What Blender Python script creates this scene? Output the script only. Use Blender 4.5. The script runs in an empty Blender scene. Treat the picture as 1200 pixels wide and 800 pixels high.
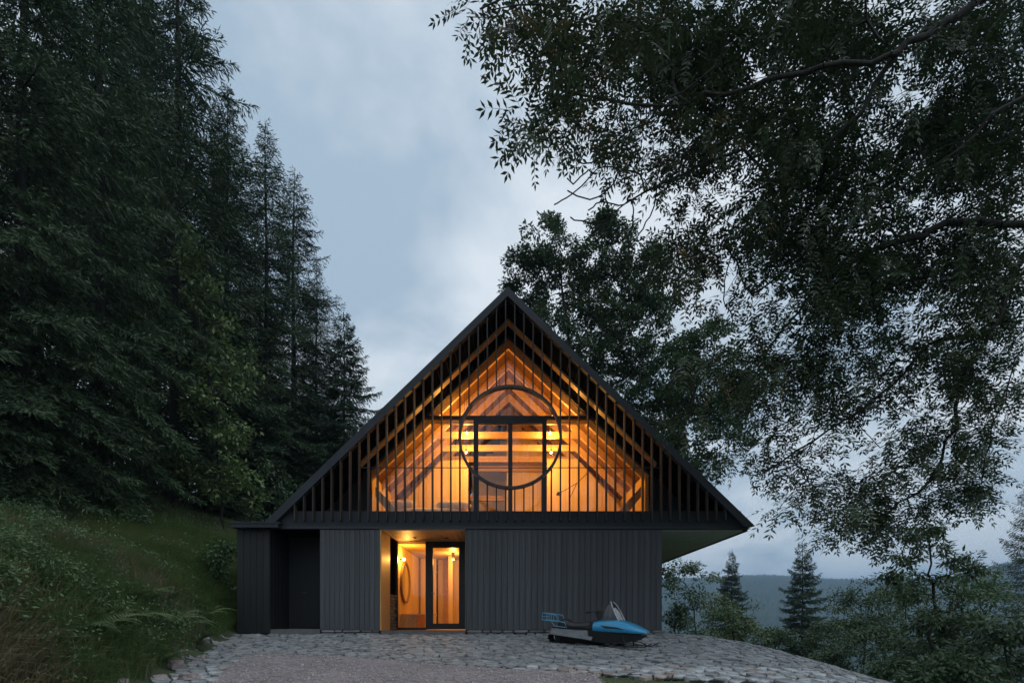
import bpy, math, random
import numpy as np
from mathutils import Vector, Matrix
from math import sin, cos, pi, radians

S = bpy.context.scene
COL = S.collection
random.seed(7)
RNG = np.random.default_rng(11)

# ------------------------------------------------------------------ camera
F = 600.0          # focal length in photo pixels (photo is 1200 wide)
D = 13.33          # camera to facade
EYE = 0.31         # eye height above the house's base
HOR = 727.0        # horizon row in the photo
cd = bpy.data.cameras.new('camera')
cam = bpy.data.objects.new('camera', cd); COL.objects.link(cam)
cam.location = (0, -D, EYE); cam.rotation_euler = (pi / 2, 0, 0)
cd.sensor_width = 36; cd.lens = 36 * F / 1200
cd.shift_y = (HOR - 400) / 1200
cd.clip_start = 0.05; cd.clip_end = 9000
S.camera = cam
S.view_settings.view_transform = 'Standard'
S.view_settings.look = 'None'
S.view_settings.exposure = 0.45
S.view_settings.gamma = 1
S.cycles.max_bounces = 8
S.cycles.diffuse_bounces = 4
S.cycles.glossy_bounces = 4
S.cycles.transmission_bounces = 6
S.cycles.transparent_max_bounces = 12
S.cycles.volume_bounces = 0
S.cycles.sample_clamp_indirect = 4
S.cycles.use_denoising = True

# ------------------------------------------------------------------ sky
SUN_EL, SUN_ROT = radians(4), radians(200)
w = bpy.data.worlds.new('World'); S.world = w; w.use_nodes = True
nt = w.node_tree; nt.nodes.clear()
def N(tree, t, **k):
    n = tree.nodes.new(t)
    for a, b in k.items(): setattr(n, a, b)
    return n
out = N(nt, 'ShaderNodeOutputWorld'); bg = N(nt, 'ShaderNodeBackground')
sky = N(nt, 'ShaderNodeTexSky', sky_type='NISHITA', sun_disc=False, sun_elevation=SUN_EL, sun_rotation=SUN_ROT)
tc = N(nt, 'ShaderNodeTexCoord'); sep = N(nt, 'ShaderNodeSeparateXYZ')
nt.links.new(tc.outputs['Generated'], sep.inputs[0])
# project the direction on a cloud deck: (x, y) / (z + 0.12)
addz = N(nt, 'ShaderNodeMath', operation='ADD'); addz.inputs[1].default_value = 0.25
mx = N(nt, 'ShaderNodeMath', operation='MAXIMUM'); mx.inputs[1].default_value = 0.0
nt.links.new(sep.outputs[2], mx.inputs[0]); nt.links.new(mx.outputs[0], addz.inputs[0])
dv = N(nt, 'ShaderNodeVectorMath', operation='DIVIDE'); cmb = N(nt, 'ShaderNodeCombineXYZ')
for i in range(3): nt.links.new(addz.outputs[0], cmb.inputs[i])
nt.links.new(tc.outputs['Generated'], dv.inputs[0]); nt.links.new(cmb.outputs[0], dv.inputs[1])
mp = N(nt, 'ShaderNodeMapping'); mp.inputs['Location'].default_value = (0.3, 2.4, 0.0); mp.inputs['Scale'].default_value = (1, 1.0, 0.0)
nt.links.new(dv.outputs[0], mp.inputs[0])
n1 = N(nt, 'ShaderNodeTexNoise'); n1.inputs['Scale'].default_value = 1.7; n1.inputs['Detail'].default_value = 8; n1.inputs['Roughness'].default_value = 0.55; n1.inputs['Distortion'].default_value = 0.35
nt.links.new(mp.outputs[0], n1.inputs['Vector'])
cr = N(nt, 'ShaderNodeValToRGB')
cr.color_ramp.elements[0].position = 0.38; cr.color_ramp.elements[0].color = (3.4, 4.35, 5.35, 1)
cr.color_ramp.elements[1].position = 0.58; cr.color_ramp.elements[1].color = (6.6, 7.15, 7.7, 1)
nt.links.new(n1.outputs[0], cr.inputs[0])
mixs = N(nt, 'ShaderNodeMix', data_type='RGBA'); mixs.inputs[0].default_value = 0.9
nt.links.new(sky.outputs[0], mixs.inputs[6]); nt.links.new(cr.outputs[0], mixs.inputs[7])
nt.links.new(mixs.outputs[2], bg.inputs[0]); bg.inputs[1].default_value = 0.1
nt.links.new(bg.outputs[0], out.inputs[0])

sl = bpy.data.lights.new('sun', 'SUN'); so = bpy.data.objects.new('sun', sl); COL.objects.link(so)
sl.energy = 0.8; sl.angle = radians(60); sl.color = (0.92, 0.96, 1.0)
so.rotation_euler = (radians(45), 0, radians(48)); so.location = (0, -20, 30)

# ------------------------------------------------------------------ helpers
def P(px, py, d):
    """the world point seen at photo pixel (px, py) at distance d in front of the camera"""
    return np.array([(px - 600) / F * d, d - D, EYE + (HOR - py) / F * d])

def sm(a, b, x):
    t = np.clip((x - a) / (b - a), 0, 1); return t * t * (3 - 2 * t)

def nz(x, y, s=1.0, k=0):
    x = x / s; y = y / s
    return (np.sin(x * 1.3 + 1.7 * k + 1.1 * np.sin(y * .9 + k)) + np.sin(y * 1.7 + 2.3 * k + 1.3 * np.sin(x * 1.1 - k))
            + .5 * np.sin(x * 3.1 + y * 2.3 + k) + .5 * np.sin(y * 3.7 - x * 1.9 + 2 * k)) / 3

def g(x, y):
    """ground height"""
    x = np.asarray(x, float); y = np.asarray(y, float)
    h = np.where(y < 0, .097 * y, 0.0); h = np.maximum(h, -1.6 + .0 * y)
    u = np.maximum(x - 4, 0)
    fall = .06 * u * u / (1 + u / 13)
    fall = 45 * np.tanh(fall / 45)
    fl = 7.35 + .35 * np.maximum(y, -16) * (y < 0)
    v = np.maximum(-x - fl, 0)
    vb = np.minimum(v, 40)
    bank = 1.35 * (1 - np.exp(-v * 1.1)) + .3 * vb + .2 * np.clip(y, 0, 12) * sm(0, 2.5, v)
    bank = bank + .12 * nz(x, y, 1.1) * sm(0, 1, v)
    # open country beyond
    r = np.hypot(x, y)
    yb = np.maximum(y - 16, 0)
    fallb = 45 * np.tanh(.012 * yb * yb / (1 + yb / 30) / 45) * sm(-12, 4, x)
    near = h + np.maximum(-45, -fall - fallb) + bank
    az = np.arctan2(x, np.maximum(y, 1))
    ridge = 186 * np.cos(np.clip(az, -1, 1)) + 9 * np.sin(az * 13 + 2.2) + 4 * np.sin(az * 31) + 55 * sm(.68, .79, az)
    hill = -90 + (ridge + 90) * sm(300, 2500, r) + 10 * nz(x, y, 160, 2) * sm(500, 900, r) * (1 - sm(2100, 2500, r))
    t = sm(150, 480, r)
    return (near - .08) * (1 - t) + hill * t

def G(px, py):
    lo = 3.0
    for i in range(4000):
        p = P(px, py, lo)
        if p[2] <= g(p[0], p[1]): return p
        lo += .02
    return p

def mesh_np(name, V, faces, mats=None, midx=None, smooth=False):
    """faces: list of (n,k) int arrays"""
    me = bpy.data.meshes.new(name)
    V = np.ascontiguousarray(V, np.float32)
    me.vertices.add(len(V)); me.vertices.foreach_set('co', V.ravel())
    faces = [np.asarray(f, np.int32) for f in faces if len(f)]
    tot = sum(f.size for f in faces); n = sum(len(f) for f in faces)
    me.loops.add(tot); me.loops.foreach_set('vertex_index', np.concatenate([f.ravel() for f in faces]))
    me.polygons.add(n)
    sizes = np.concatenate([np.full(len(f), f.shape[1], np.int32) for f in faces])
    starts = np.concatenate([[0], np.cumsum(sizes)[:-1]]).astype(np.int32)
    me.polygons.foreach_set('loop_start', starts)
    if midx is not None: me.polygons.foreach_set('material_index', np.asarray(midx, np.int32))
    if smooth: me.polygons.foreach_set('use_smooth', np.ones(n, bool))
    for m in (mats or []): me.materials.append(m)
    me.update(calc_edges=True); me.validate()
    return me

def link(me, name, parent=None, recenter=True):
    o = bpy.data.objects.new(name, me); COL.objects.link(o)
    if parent is not None:
        o.parent = parent
        if parent.type == 'EMPTY': o.location = -parent.location
        elif parent.parent is None: o.location = -parent.location
    elif recenter:
        n = len(me.vertices); c = np.empty(n * 3, np.float32); me.vertices.foreach_get('co', c); c = c.reshape(-1, 3)
        b = np.array([(c[:, 0].min() + c[:, 0].max()) / 2, (c[:, 1].min() + c[:, 1].max()) / 2, c[:, 2].min()], np.float32)
        me.vertices.foreach_set('co', (c - b).ravel()); me.update(); o.location = [float(q) for q in b]
    return o

def tag(o, label=None, cat=None, group=None, kind=None):
    if label: o['label'] = label
    if cat: o['category'] = cat
    if group: o['group'] = group
    if kind: o['kind'] = kind
    return o

def empty(name, loc, label=None, cat=None, group=None):
    o = bpy.data.objects.new(name, None); COL.objects.link(o); o.location = loc
    o.empty_display_size = .2
    return tag(o, label, cat, group)

def copy_tree(o, parent=None):
    c = o.copy(); COL.objects.link(c); c.parent = parent
    for ch in list(o.children): copy_tree(ch, c)
    return c

class MB:
    def __init__(s): s.v = []; s.f = []; s.sm = []
    def add(s, vs, fs, smooth=False):
        b = len(s.v); s.v += [tuple(float(c) for c in q) for q in vs]
        s.f += [tuple(b + i for i in q) for q in fs]; s.sm += [smooth] * len(fs); return s
    def box(s, x0, x1, y0, y1, z0, z1):
        x0, x1 = min(x0, x1), max(x0, x1); y0, y1 = min(y0, y1), max(y0, y1); z0, z1 = min(z0, z1), max(z0, z1)
        vs = [(x, y, z) for x in (x0, x1) for y in (y0, y1) for z in (z0, z1)]
        return s.add(vs, [(0, 1, 3, 2), (4, 6, 7, 5), (0, 4, 5, 1), (2, 3, 7, 6), (0, 2, 6, 4), (1, 5, 7, 3)])
    def prism(s, poly, a, b, axis='y'):
        """polygon in the plane across the axis; poly points (x,z) for y, (x,y) for z, (y,z) for x"""
        n = len(poly)
        def mk(p, t):
            return (p[0], t, p[1]) if axis == 'y' else (p[0], p[1], t) if axis == 'z' else (t, p[0], p[1])
        vs = [mk(p, a) for p in poly] + [mk(p, b) for p in poly]
        fs = [tuple(range(n)), tuple(range(2 * n - 1, n - 1, -1))] + [(i, i + n, (i + 1) % n + n, (i + 1) % n) for i in range(n)]
        return s.add(vs, fs)
    def loft(s, rings, smooth=True, caps=True, closed=True):
        n = len(rings[0]); vs = [p for r in rings for p in r]; fs = []
        for k in range(len(rings) - 1):
            for i in range(n if closed else n - 1):
                j = (i + 1) % n; fs.append((k * n + i, k * n + j, (k + 1) * n + j, (k + 1) * n + i))
        s.add(vs, fs, smooth)
        if caps:
            s.add(rings[0], [tuple(range(n))]); s.add(rings[-1], [tuple(range(n - 1, -1, -1))])
        return s
    def tube(s, pts, r, n=8, closed=False, smooth=True):
        pts = [Vector(p) for p in pts]; m = len(pts); rs = r if isinstance(r, (list, tuple)) else [r] * m
        rings = []; up = Vector((0, 0, 1)); prev = None
        for i, p in enumerate(pts):
            if closed: t = pts[(i + 1) % m] - pts[i - 1]
            else: t = pts[min(i + 1, m - 1)] - pts[max(i - 1, 0)]
            t.normalize()
            if prev is None:
                a = t.cross(up)
                if a.length < .05: a = t.cross(Vector((1, 0, 0)))
            else: a = prev - t * prev.dot(t)
            a.normalize(); prev = a; b = t.cross(a)
            rings.append([p + (a * cos(2 * pi * k / n) + b * sin(2 * pi * k / n)) * rs[i] for k in range(n)])
        if closed: rings.append(rings[0])
        return s.loft(rings, smooth, caps=not closed)
    def lathe(s, prof, c=(0, 0, 0), n=16):
        rings = [[(c[0] + r * cos(2 * pi * k / n), c[1] + r * sin(2 * pi * k / n), c[2] + z) for k in range(n)] for r, z in prof]
        return s.loft(rings)
    def build(s, name, mat, parent=None, recenter=True, bevel=0):
        me = bpy.data.meshes.new(name); me.from_pydata(s.v, [], s.f); me.update()
        me.polygons.foreach_set('use_smooth', s.sm)
        me.materials.append(mat)
        import bmesh
        bm = bmesh.new(); bm.from_mesh(me)
        bmesh.ops.recalc_face_normals(bm, faces=bm.faces); bm.to_mesh(me); bm.free()
        o = link(me, name, parent, recenter)
        if bevel:
            m = o.modifiers.new('bevel', 'BEVEL'); m.width = bevel; m.segments = 2; m.limit_method = 'ANGLE'
        return o

# ------------------------------------------------------------------ materials
MATS = {}
def mat(name, color, rough=.6, metal=0, var=.2, scale=6, bump=0, bscale=30, stretch=(1, 1, 1), col2=None, spec=.5, transl=0, emit=None, estr=0, coat=0, objrand=0, coords='Object'):
    m = bpy.data.materials.new(name); m.use_nodes = True; t = m.node_tree; t.nodes.clear()
    o = N(t, 'ShaderNodeOutputMaterial'); b = N(t, 'ShaderNodeBsdfPrincipled')
    b.inputs['Roughness'].default_value = rough; b.inputs['Metallic'].default_value = metal
    b.inputs['Specular IOR Level'].default_value = spec; b.inputs['Coat Weight'].default_value = coat
    tc = N(t, 'ShaderNodeTexCoord'); mp = N(t, 'ShaderNodeMapping'); mp.inputs['Scale'].default_value = stretch
    t.links.new(tc.outputs[coords], mp.inputs[0])
    n = N(t, 'ShaderNodeTexNoise'); n.inputs['Scale'].default_value = scale; n.inputs['Detail'].default_value = 5; n.inputs['Roughness'].default_value = .6
    t.links.new(mp.outputs[0], n.inputs['Vector'])
    r = N(t, 'ShaderNodeValToRGB'); r.color_ramp.elements[0].position = .3; r.color_ramp.elements[1].position = .7
    c2 = col2 or tuple(c * (1 + var) for c in color); c1 = color if col2 else tuple(c * (1 - var) for c in color)
    r.color_ramp.elements[0].color = (*c1, 1); r.color_ramp.elements[1].color = (*c2, 1)
    t.links.new(n.outputs[0], r.inputs[0]); last = r.outputs[0]
    if objrand:
        oi = N(t, 'ShaderNodeObjectInfo'); mr = N(t, 'ShaderNodeMapRange'); mr.inputs['To Min'].default_value = 1 - objrand; mr.inputs['To Max'].default_value = 1 + objrand
        t.links.new(oi.outputs['Random'], mr.inputs[0])
        mm = N(t, 'ShaderNodeMix', data_type='RGBA', blend_type='MULTIPLY'); mm.inputs[0].default_value = 1
        t.links.new(last, mm.inputs[6]); t.links.new(mr.outputs[0], mm.inputs[7]); last = mm.outputs[2]
    t.links.new(last, b.inputs['Base Color'])
    if bump:
        n2 = N(t, 'ShaderNodeTexNoise'); n2.inputs['Scale'].default_value = bscale; n2.inputs['Detail'].default_value = 6
        t.links.new(mp.outputs[0], n2.inputs['Vector'])
        bp = N(t, 'ShaderNodeBump'); bp.inputs['Strength'].default_value = bump; bp.inputs['Distance'].default_value = .02
        t.links.new(n2.outputs[0], bp.inputs['Height']); t.links.new(bp.outputs[0], b.inputs['Normal'])
    if emit: b.inputs['Emission Color'].default_value = (*emit, 1); b.inputs['Emission Strength'].default_value = estr
    fin = b.outputs[0]
    if transl:
        tr = N(t, 'ShaderNodeBsdfTranslucent'); ms = N(t, 'ShaderNodeMixShader'); ms.inputs[0].default_value = transl
        t.links.new(last, tr.inputs[0]); t.links.new(fin, ms.inputs[1]); t.links.new(tr.outputs[0], ms.inputs[2]); fin = ms.outputs[0]
    t.links.new(fin, o.inputs[0]); MATS[name] = m; return m

M_clad = mat('grey_stained_board', (.062, .066, .073), .62, var=.38, scale=3, bump=.5, bscale=12, stretch=(14, 14, .6), objrand=.17)
M_cladb = mat('black_stained_board', (.007, .008, .009), .6, var=.2, scale=3, bump=.3, bscale=12, stretch=(14, 14, .6), objrand=.15)
M_black = mat('black_frame_metal', (.018, .02, .024), .45, var=.1)
M_roof = mat('dark_roof_metal', (.026, .032, .039), .6, metal=0, spec=.3, var=.15, scale=2)
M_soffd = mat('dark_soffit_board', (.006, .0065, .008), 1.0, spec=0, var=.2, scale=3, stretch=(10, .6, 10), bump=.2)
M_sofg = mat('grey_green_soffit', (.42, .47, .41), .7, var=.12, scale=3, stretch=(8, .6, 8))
M_sofb = mat('brown_soffit', (.42, .38, .32), .7, var=.12, scale=3, stretch=(8, .6, 8))
M_slat = mat('weathered_brown_slat', (.042, .035, .032), .7, var=.25, spec=.2, scale=4, stretch=(8, 8, .8), objrand=.2)
M_wood = mat('pale_spruce_wood', (.50, .31, .15), .5, var=.0, col2=(.62, .42, .22), scale=3.5, stretch=(1, 1, 9), bump=.08, objrand=.12)
M_jamb = mat('amber_jamb_wood', (.42, .2, .06), .45, col2=(.55, .29, .10), scale=3, stretch=(6, 6, 1))
M_woodr = mat('rafter_wood', (.50, .31, .12), .5, col2=(.64, .42, .19), scale=3, stretch=(6, 2, 6), bump=.08, objrand=.14)
M_ply = mat('plywood_lining', (.60, .43, .17), .45, col2=(.70, .53, .24), scale=2.2, stretch=(5, 5, .5), objrand=.08)
M_woodd = mat('brown_stained_wood', (.18, .10, .05), .5, var=.2, scale=3, stretch=(6, 6, 1))
M_conc = mat('grey_concrete', (.12, .12, .12), .85, var=.2, scale=5, bump=.3)
M_stone = mat('paving_stone', (.13, .142, .15), .7, col2=(.42, .43, .43), scale=4.5, bump=.6, bscale=14, objrand=.35)
M_stoneb = mat('base_stone', (.11, .11, .115), .8, col2=(.2, .2, .2), scale=3, bump=.6, bscale=18, objrand=.35)
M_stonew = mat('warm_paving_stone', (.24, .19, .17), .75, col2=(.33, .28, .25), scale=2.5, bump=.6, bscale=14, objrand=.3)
M_rock = mat('pinkish_rock', (.22, .18, .17), .85, col2=(.34, .29, .28), scale=3, bump=.8, bscale=9, objrand=.2)
M_joint = mat('joint_soil', (.02, .02, .017), .95, var=.3, scale=9, bump=.6)
M_gravb = mat('gravel_bed', (.2, .165, .16), .95, col2=(.35, .30, .295), scale=7, bump=1, bscale=60)
M_pebble = mat('gravel_pebble', (.2, .18, .18), .9, col2=(.5, .46, .46), scale=14)
M_soil = mat('meadow_soil', (.04, .055, .025), .95, col2=(.07, .085, .04), scale=.9, bump=.6, bscale=8)
M_grass = mat('green_grass', (.09, .155, .05), .6, col2=(.15, .21, .08), scale=1.2, transl=.3, coords='Object')
M_straw = mat('dry_grass', (.19, .165, .10), .7, col2=(.28, .245, .15), scale=1.2, transl=.3)
M_lush = mat('lush_grass', (.11, .19, .05), .6, col2=(.21, .29, .09), scale=2.5, transl=.3)
M_fern = mat('fern_green', (.08, .14, .05), .5, col2=(.13, .18, .07), scale=2, transl=.3, objrand=.35)
M_herb = mat('herb_leaf', (.065, .12, .045), .5, col2=(.11, .17, .065), scale=2, transl=.25)
M_needle = mat('spruce_needle', (.028, .056, .026), .6, col2=(.055, .092, .038), scale=.5, transl=.15, objrand=.3)
M_needle2 = mat('blue_spruce_needle', (.026, .052, .03), .6, col2=(.045, .08, .042), scale=.8, transl=.15, objrand=.2)
M_bark = mat('bark', (.016, .014, .012), .9, var=.35, scale=6, stretch=(3, 3, .6), bump=.9, bscale=10)
M_bark2 = mat('grey_bark', (.10, .10, .09), .9, var=.35, scale=6, stretch=(3, 3, .8), bump=.7, bscale=10)
M_ash = mat('ash_leaf', (.028, .052, .022), .55, col2=(.05, .078, .03), scale=1.2, transl=.16)
M_leaf = mat('broad_leaf', (.05, .095, .042), .5, col2=(.085, .135, .055), scale=.7, transl=.25, objrand=.25)
M_leafy = mat('yellowish_leaf', (.10, .16, .06), .5, col2=(.15, .2, .075), scale=.7, transl=.25, objrand=.15)
M_far = mat('far_forest', (.022, .042, .028), .9, col2=(.04, .065, .04), scale=.02)
M_lin = mat('shade_brown_ceiling_board', (.11, .05, .02), .45, col2=(.17, .08, .032), scale=3, stretch=(6, .8, 6))  # pale lining wood darkened in colour to stand for unlit gaps between rafters
M_white = mat('white_linen', (.78, .72, .62), .8, var=.05, bump=.2, bscale=8)
M_blue = mat('blue_paint', (.02, .27, .50), .35, var=.08, scale=3, coat=.4)
M_ltblue = mat('pale_blue_tube', (.10, .32, .45), .4, var=.15, scale=5)
M_vinyl = mat('black_vinyl', (.02, .02, .022), .4, var=.15, scale=6, bump=.1)
M_rubber = mat('black_rubber', (.015, .015, .015), .8, var=.2)
M_alu = mat('worn_aluminium', (.2, .21, .22), .55, metal=.5, var=.2, scale=8, bump=.2)
M_slvr = mat('silver_trim', (.45, .47, .48), .4, metal=.3, var=.1)
M_chrome = mat('mirror_silver', (.9, .9, .9), .03, metal=1, var=.0)
M_bulb = mat('lit_bulb', (1, .8, .5), .5, emit=(1, .72, .36), estr=6)
M_log = mat('split_firewood', (.24, .15, .08), .8, var=.35, scale=12, bump=.6, objrand=.3)

def glass_mat(name, tint, refl=1.0):
    m = bpy.data.materials.new(name); m.use_nodes = True; t = m.node_tree; t.nodes.clear()
    o = N(t, 'ShaderNodeOutputMaterial'); fr = N(t, 'ShaderNodeFresnel'); fr.inputs[0].default_value = 1.55
    mu = N(t, 'ShaderNodeMath', operation='MULTIPLY'); mu.inputs[1].default_value = refl
    tr = N(t, 'ShaderNodeBsdfTransparent'); tr.inputs[0].default_value = (*tint, 1)
    gl = N(t, 'ShaderNodeBsdfGlossy'); gl.inputs['Roughness'].default_value = .01
    nn = N(t, 'ShaderNodeTexNoise'); nn.inputs['Scale'].default_value = 1.3
    bp = N(t, 'ShaderNodeBump'); bp.inputs['Strength'].default_value = .05; bp.inputs['Distance'].default_value = .05
    t.links.new(nn.outputs[0], bp.inputs['Height']); t.links.new(bp.outputs[0], gl.inputs['Normal'])
    ms = N(t, 'ShaderNodeMixShader')
    t.links.new(fr.outputs[0], mu.inputs[0]); t.links.new(mu.outputs[0], ms.inputs[0])
    t.links.new(tr.outputs[0], ms.inputs[1]); t.links.new(gl.outputs[0], ms.inputs[2]); t.links.new(ms.outputs[0], o.inputs[0])
    return m
M_glass = glass_mat('window_glass', (.95, .95, .95), 1.15)
M_shield = glass_mat('smoky_shield', (.55, .62, .66), 1.3)

# ------------------------------------------------------------------ ground
def in_poly(px, py, poly):
    poly = np.asarray(poly, float); x = np.asarray(px, float); y = np.asarray(py, float); c = np.zeros(x.shape, bool)
    n = len(poly)
    for i in range(n):
        x1, y1 = poly[i]; x2, y2 = poly[i - 1]
        hit = ((y1 > y) != (y2 > y)) & (x < (x2 - x1) * (y - y1) / (y2 - y1 + 1e-12) + x1)
        c ^= hit
    return c

def build_ground():
    n = 330; B = 7.6; A = 4200 / math.sinh(B)
    u = np.linspace(-1, 1, n + 1); c = A * np.sinh(B * u)
    X, Y = np.meshgrid(c, c - 4, indexing='ij')
    Z = g(X, Y)
    # the house stands on a level pad: keep the soil under its floor
    V = np.stack([X, Y, Z - .02], -1).reshape(-1, 3)
    idx = np.arange((n + 1) ** 2).reshape(n + 1, n + 1)
    Q = np.stack([idx[:-1, :-1], idx[1:, :-1], idx[1:, 1:], idx[:-1, 1:]], -1).reshape(-1, 4)
    me = mesh_np('ground', V, [Q], [M_soil], smooth=True)
    tag(link(me, 'ground', recenter=False), 'sloping meadow soil running from the bank to the valley', kind='structure')
build_ground()

PAVE_PX = [(300, 766), (400, 769), (520, 779), (620, 786), (700, 791), (800, 797), (900, 801), (1060, 806)]
pave_front = [tuple(G(a, b)[:2]) for a, b in PAVE_PX]
left_out = [tuple(G(a, b)[:2]) for a, b in [(243, 742), (233, 765), (210, 782), (180, 804)]]
left_in = [tuple(G(a, b)[:2]) for a, b in [(245, 803), (268, 780), (285, 768)]]
PAVE = [(-7.6, .12), (3.95, .12), (4.6, .9), (6.2, .6), (7.3, -.6), (8.1, -2.2), (8.2, -4.6), (7.7, -6.3), (5.6, -6.6)] + pave_front[-2::-1] + left_in[::-1] + left_out[::-1]
gr0 = tuple(G(710, 803)[:2])
GRAVEL = [left_in[0], left_in[1], left_in[2]] + pave_front[:5] + [gr0, (1.2, -7.5), (1.6, -10), (2, -16), (-3.2, -16), (-3.6, -9)]

def sheet(name, poly, material, step, lift, label):
    poly = np.asarray(poly); x0, y0 = poly.min(0); x1, y1 = poly.max(0)
    xs = np.arange(x0 - step, x1 + step, step); ys = np.arange(y0 - step, y1 + step, step)
    X, Y = np.meshgrid(xs, ys, indexing='ij')
    Z = g(X, Y) + lift + .008 * nz(X, Y, .35, 3)
    idx = np.arange(X.size).reshape(X.shape)
    Q = np.stack([idx[:-1, :-1], idx[1:, :-1], idx[1:, 1:], idx[:-1, 1:]], -1).reshape(-1, 4)
    cx = (X[:-1, :-1] + step / 2).ravel(); cy = (Y[:-1, :-1] + step / 2).ravel()
    Q = Q[in_poly(cx, cy, poly)]
    me = mesh_np(name, np.stack([X, Y, Z], -1).reshape(-1, 3), [Q], [material], smooth=True)
    o = link(me, name, recenter=False); tag(o, label, kind='structure'); return o
paving = sheet('paving', PAVE, M_joint, .12, .012, 'apron of rough natural paving stones along the front of the house')
gravel_bed = sheet('gravel_drive', GRAVEL, M_gravb, .1, .02, 'pinkish grey gravel drive in front of the stone apron')

def stones():
    r = random.Random(3); ax, ay = .265, .145
    x0, x1, y0, y1 = -8.4, 8.6, -8, 1.2
    pts = []
    ny = int((y1 - y0) / ay); nx = int((x1 - x0) / ax)
    for j in range(ny):
        for i in range(nx):
            pts.append((x0 + (i + .5 * (j % 2) + r.uniform(-.36, .36)) * ax, y0 + (j + r.uniform(-.36, .36)) * ay))
    pts = np.array(pts)
    ok = in_poly(pts[:, 0], pts[:, 1], PAVE)
    res = []
    for i in np.nonzero(ok)[0]:
        c = pts[i]; dd = np.hypot((pts[:, 0] - c[0]), (pts[:, 1] - c[1]) * 1.6)
        nb = np.argsort(dd)[1:16]
        poly = [(c[0] + .42 * cos(a), c[1] + .26 * sin(a)) for a in np.linspace(0, 2 * pi, 12, endpoint=False)]
        for k in nb:
            m = (pts[k] + c) / 2; nrm = pts[k] - c; newp = []
            for a in range(len(poly)):
                p = poly[a]; q = poly[(a + 1) % len(poly)]
                dp = (p[0] - m[0]) * nrm[0] + (p[1] - m[1]) * nrm[1]; dq = (q[0] - m[0]) * nrm[0] + (q[1] - m[1]) * nrm[1]
                if dp <= 0: newp.append(p)
                if (dp < 0 < dq) or (dq < 0 < dp):
                    t = dp / (dp - dq); newp.append((p[0] + (q[0] - p[0]) * t, p[1] + (q[1] - p[1]) * t))
            poly = newp
            if len(poly) < 3: break
        if len(poly) < 3: continue
        cc = np.mean(poly, 0)
        # subdivide and roughen the outline
        pp = []
        for a in range(len(poly)):
            p = np.array(poly[a]); q = np.array(poly[(a + 1) % len(poly)])
            if np.hypot(*(q - p)) < .04: continue
            pp.append(p * .95 + q * .05)
            pp.append(p * .5 + q * .5 + np.array([r.uniform(-.012, .012), r.uniform(-.008, .008)]))
        if len(pp) < 4: continue
        sh = r.uniform(.88, .97)
        pp = [cc + (p - cc) * (sh + r.uniform(-.07, .03)) for p in pp]
        res.append((cc, pp))
    # nearest/largest first on screen
    def size(s):
        d = s[0][1] + D; return -1 / d ** 2 * (1 if abs(s[0][0] / d) < 1.02 else 0)
    res.sort(key=size)
    rest = MB(); cnt = 0
    for k, (cc, pp) in enumerate(res):
        d = cc[1] + D
        h = r.uniform(.02, .06); tx, ty = r.uniform(-.09, .09), r.uniform(-.12, .12); n = len(pp)
        rings = []
        for sc_, dz in ((1, -.07), (1, h - .010), (.94, h)):
            rg = []
            for p in pp:
                q = cc + (p - cc) * sc_
                rg.append((q[0], q[1], float(g(q[0], q[1])) + dz + (tx * (q[0] - cc[0]) + ty * (q[1] - cc[1]) + r.uniform(-.006, .006) if dz > 0 else 0)))
            rings.append(rg)
        ctr = (cc[0], cc[1], float(g(*cc)) + h + .003)
        vs = rings[0] + rings[1] + rings[2] + [ctr]
        fs = [(a, (a + 1) % n, n + (a + 1) % n, n + a) for a in range(n)] + [(n + a, n + (a + 1) % n, 2 * n + (a + 1) % n, 2 * n + a) for a in range(n)]
        fs += [(2 * n + a, 2 * n + (a + 1) % n, 3 * n) for a in range(n)]
        if cnt < 300 and abs(cc[0] / d) < 1.02 and d > 6.8:
            me = bpy.data.meshes.new('stone'); me.from_pydata([(v[0] - ctr[0], v[1] - ctr[1], v[2] - ctr[2]) for v in vs], [], fs)
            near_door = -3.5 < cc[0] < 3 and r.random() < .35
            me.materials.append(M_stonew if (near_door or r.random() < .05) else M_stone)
            o = bpy.data.objects.new('stone', me); COL.objects.link(o); o.parent = paving; o.location = ctr; cnt += 1
        else: rest.add(vs, fs)
    o = rest.build('stone_rest', M_stone, paving, False); o.location = (0, 0, 0); o['kind'] = 'stuff'; o.name = 'small_stones'
stones()

def blobs(name, pos, size, material, rng, flat=.6, parent=None):
    """many small irregular pebbles (octahedra pushed about)"""
    n = len(pos)
    base = np.array([(1, 0, 0), (0, 1, 0), (-1, 0, 0), (0, -1, 0), (0, 0, 1), (0, 0, -1)], float)
    f = np.array([(0, 1, 4), (1, 2, 4), (2, 3, 4), (3, 0, 4), (1, 0, 5), (2, 1, 5), (3, 2, 5), (0, 3, 5)])
    a = rng.uniform(0, 6.28, n); ca, sa = np.cos(a), np.sin(a)
    V = base[None] * (size[:, None, None] * rng.uniform(.6, 1.25, (n, 6, 1)))
    V[:, :, 2] *= flat; x = V[:, :, 0] * ca[:, None] - V[:, :, 1] * sa[:, None]; y = V[:, :, 0] * sa[:, None] + V[:, :, 1] * ca[:, None]
    V[:, :, 0] = x; V[:, :, 1] = y; V += pos[:, None]
    Fs = (f[None] + (np.arange(n) * 6)[:, None, None]).reshape(-1, 3)
    return mesh_np(name, V.reshape(-1, 3), [Fs], [material])

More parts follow.
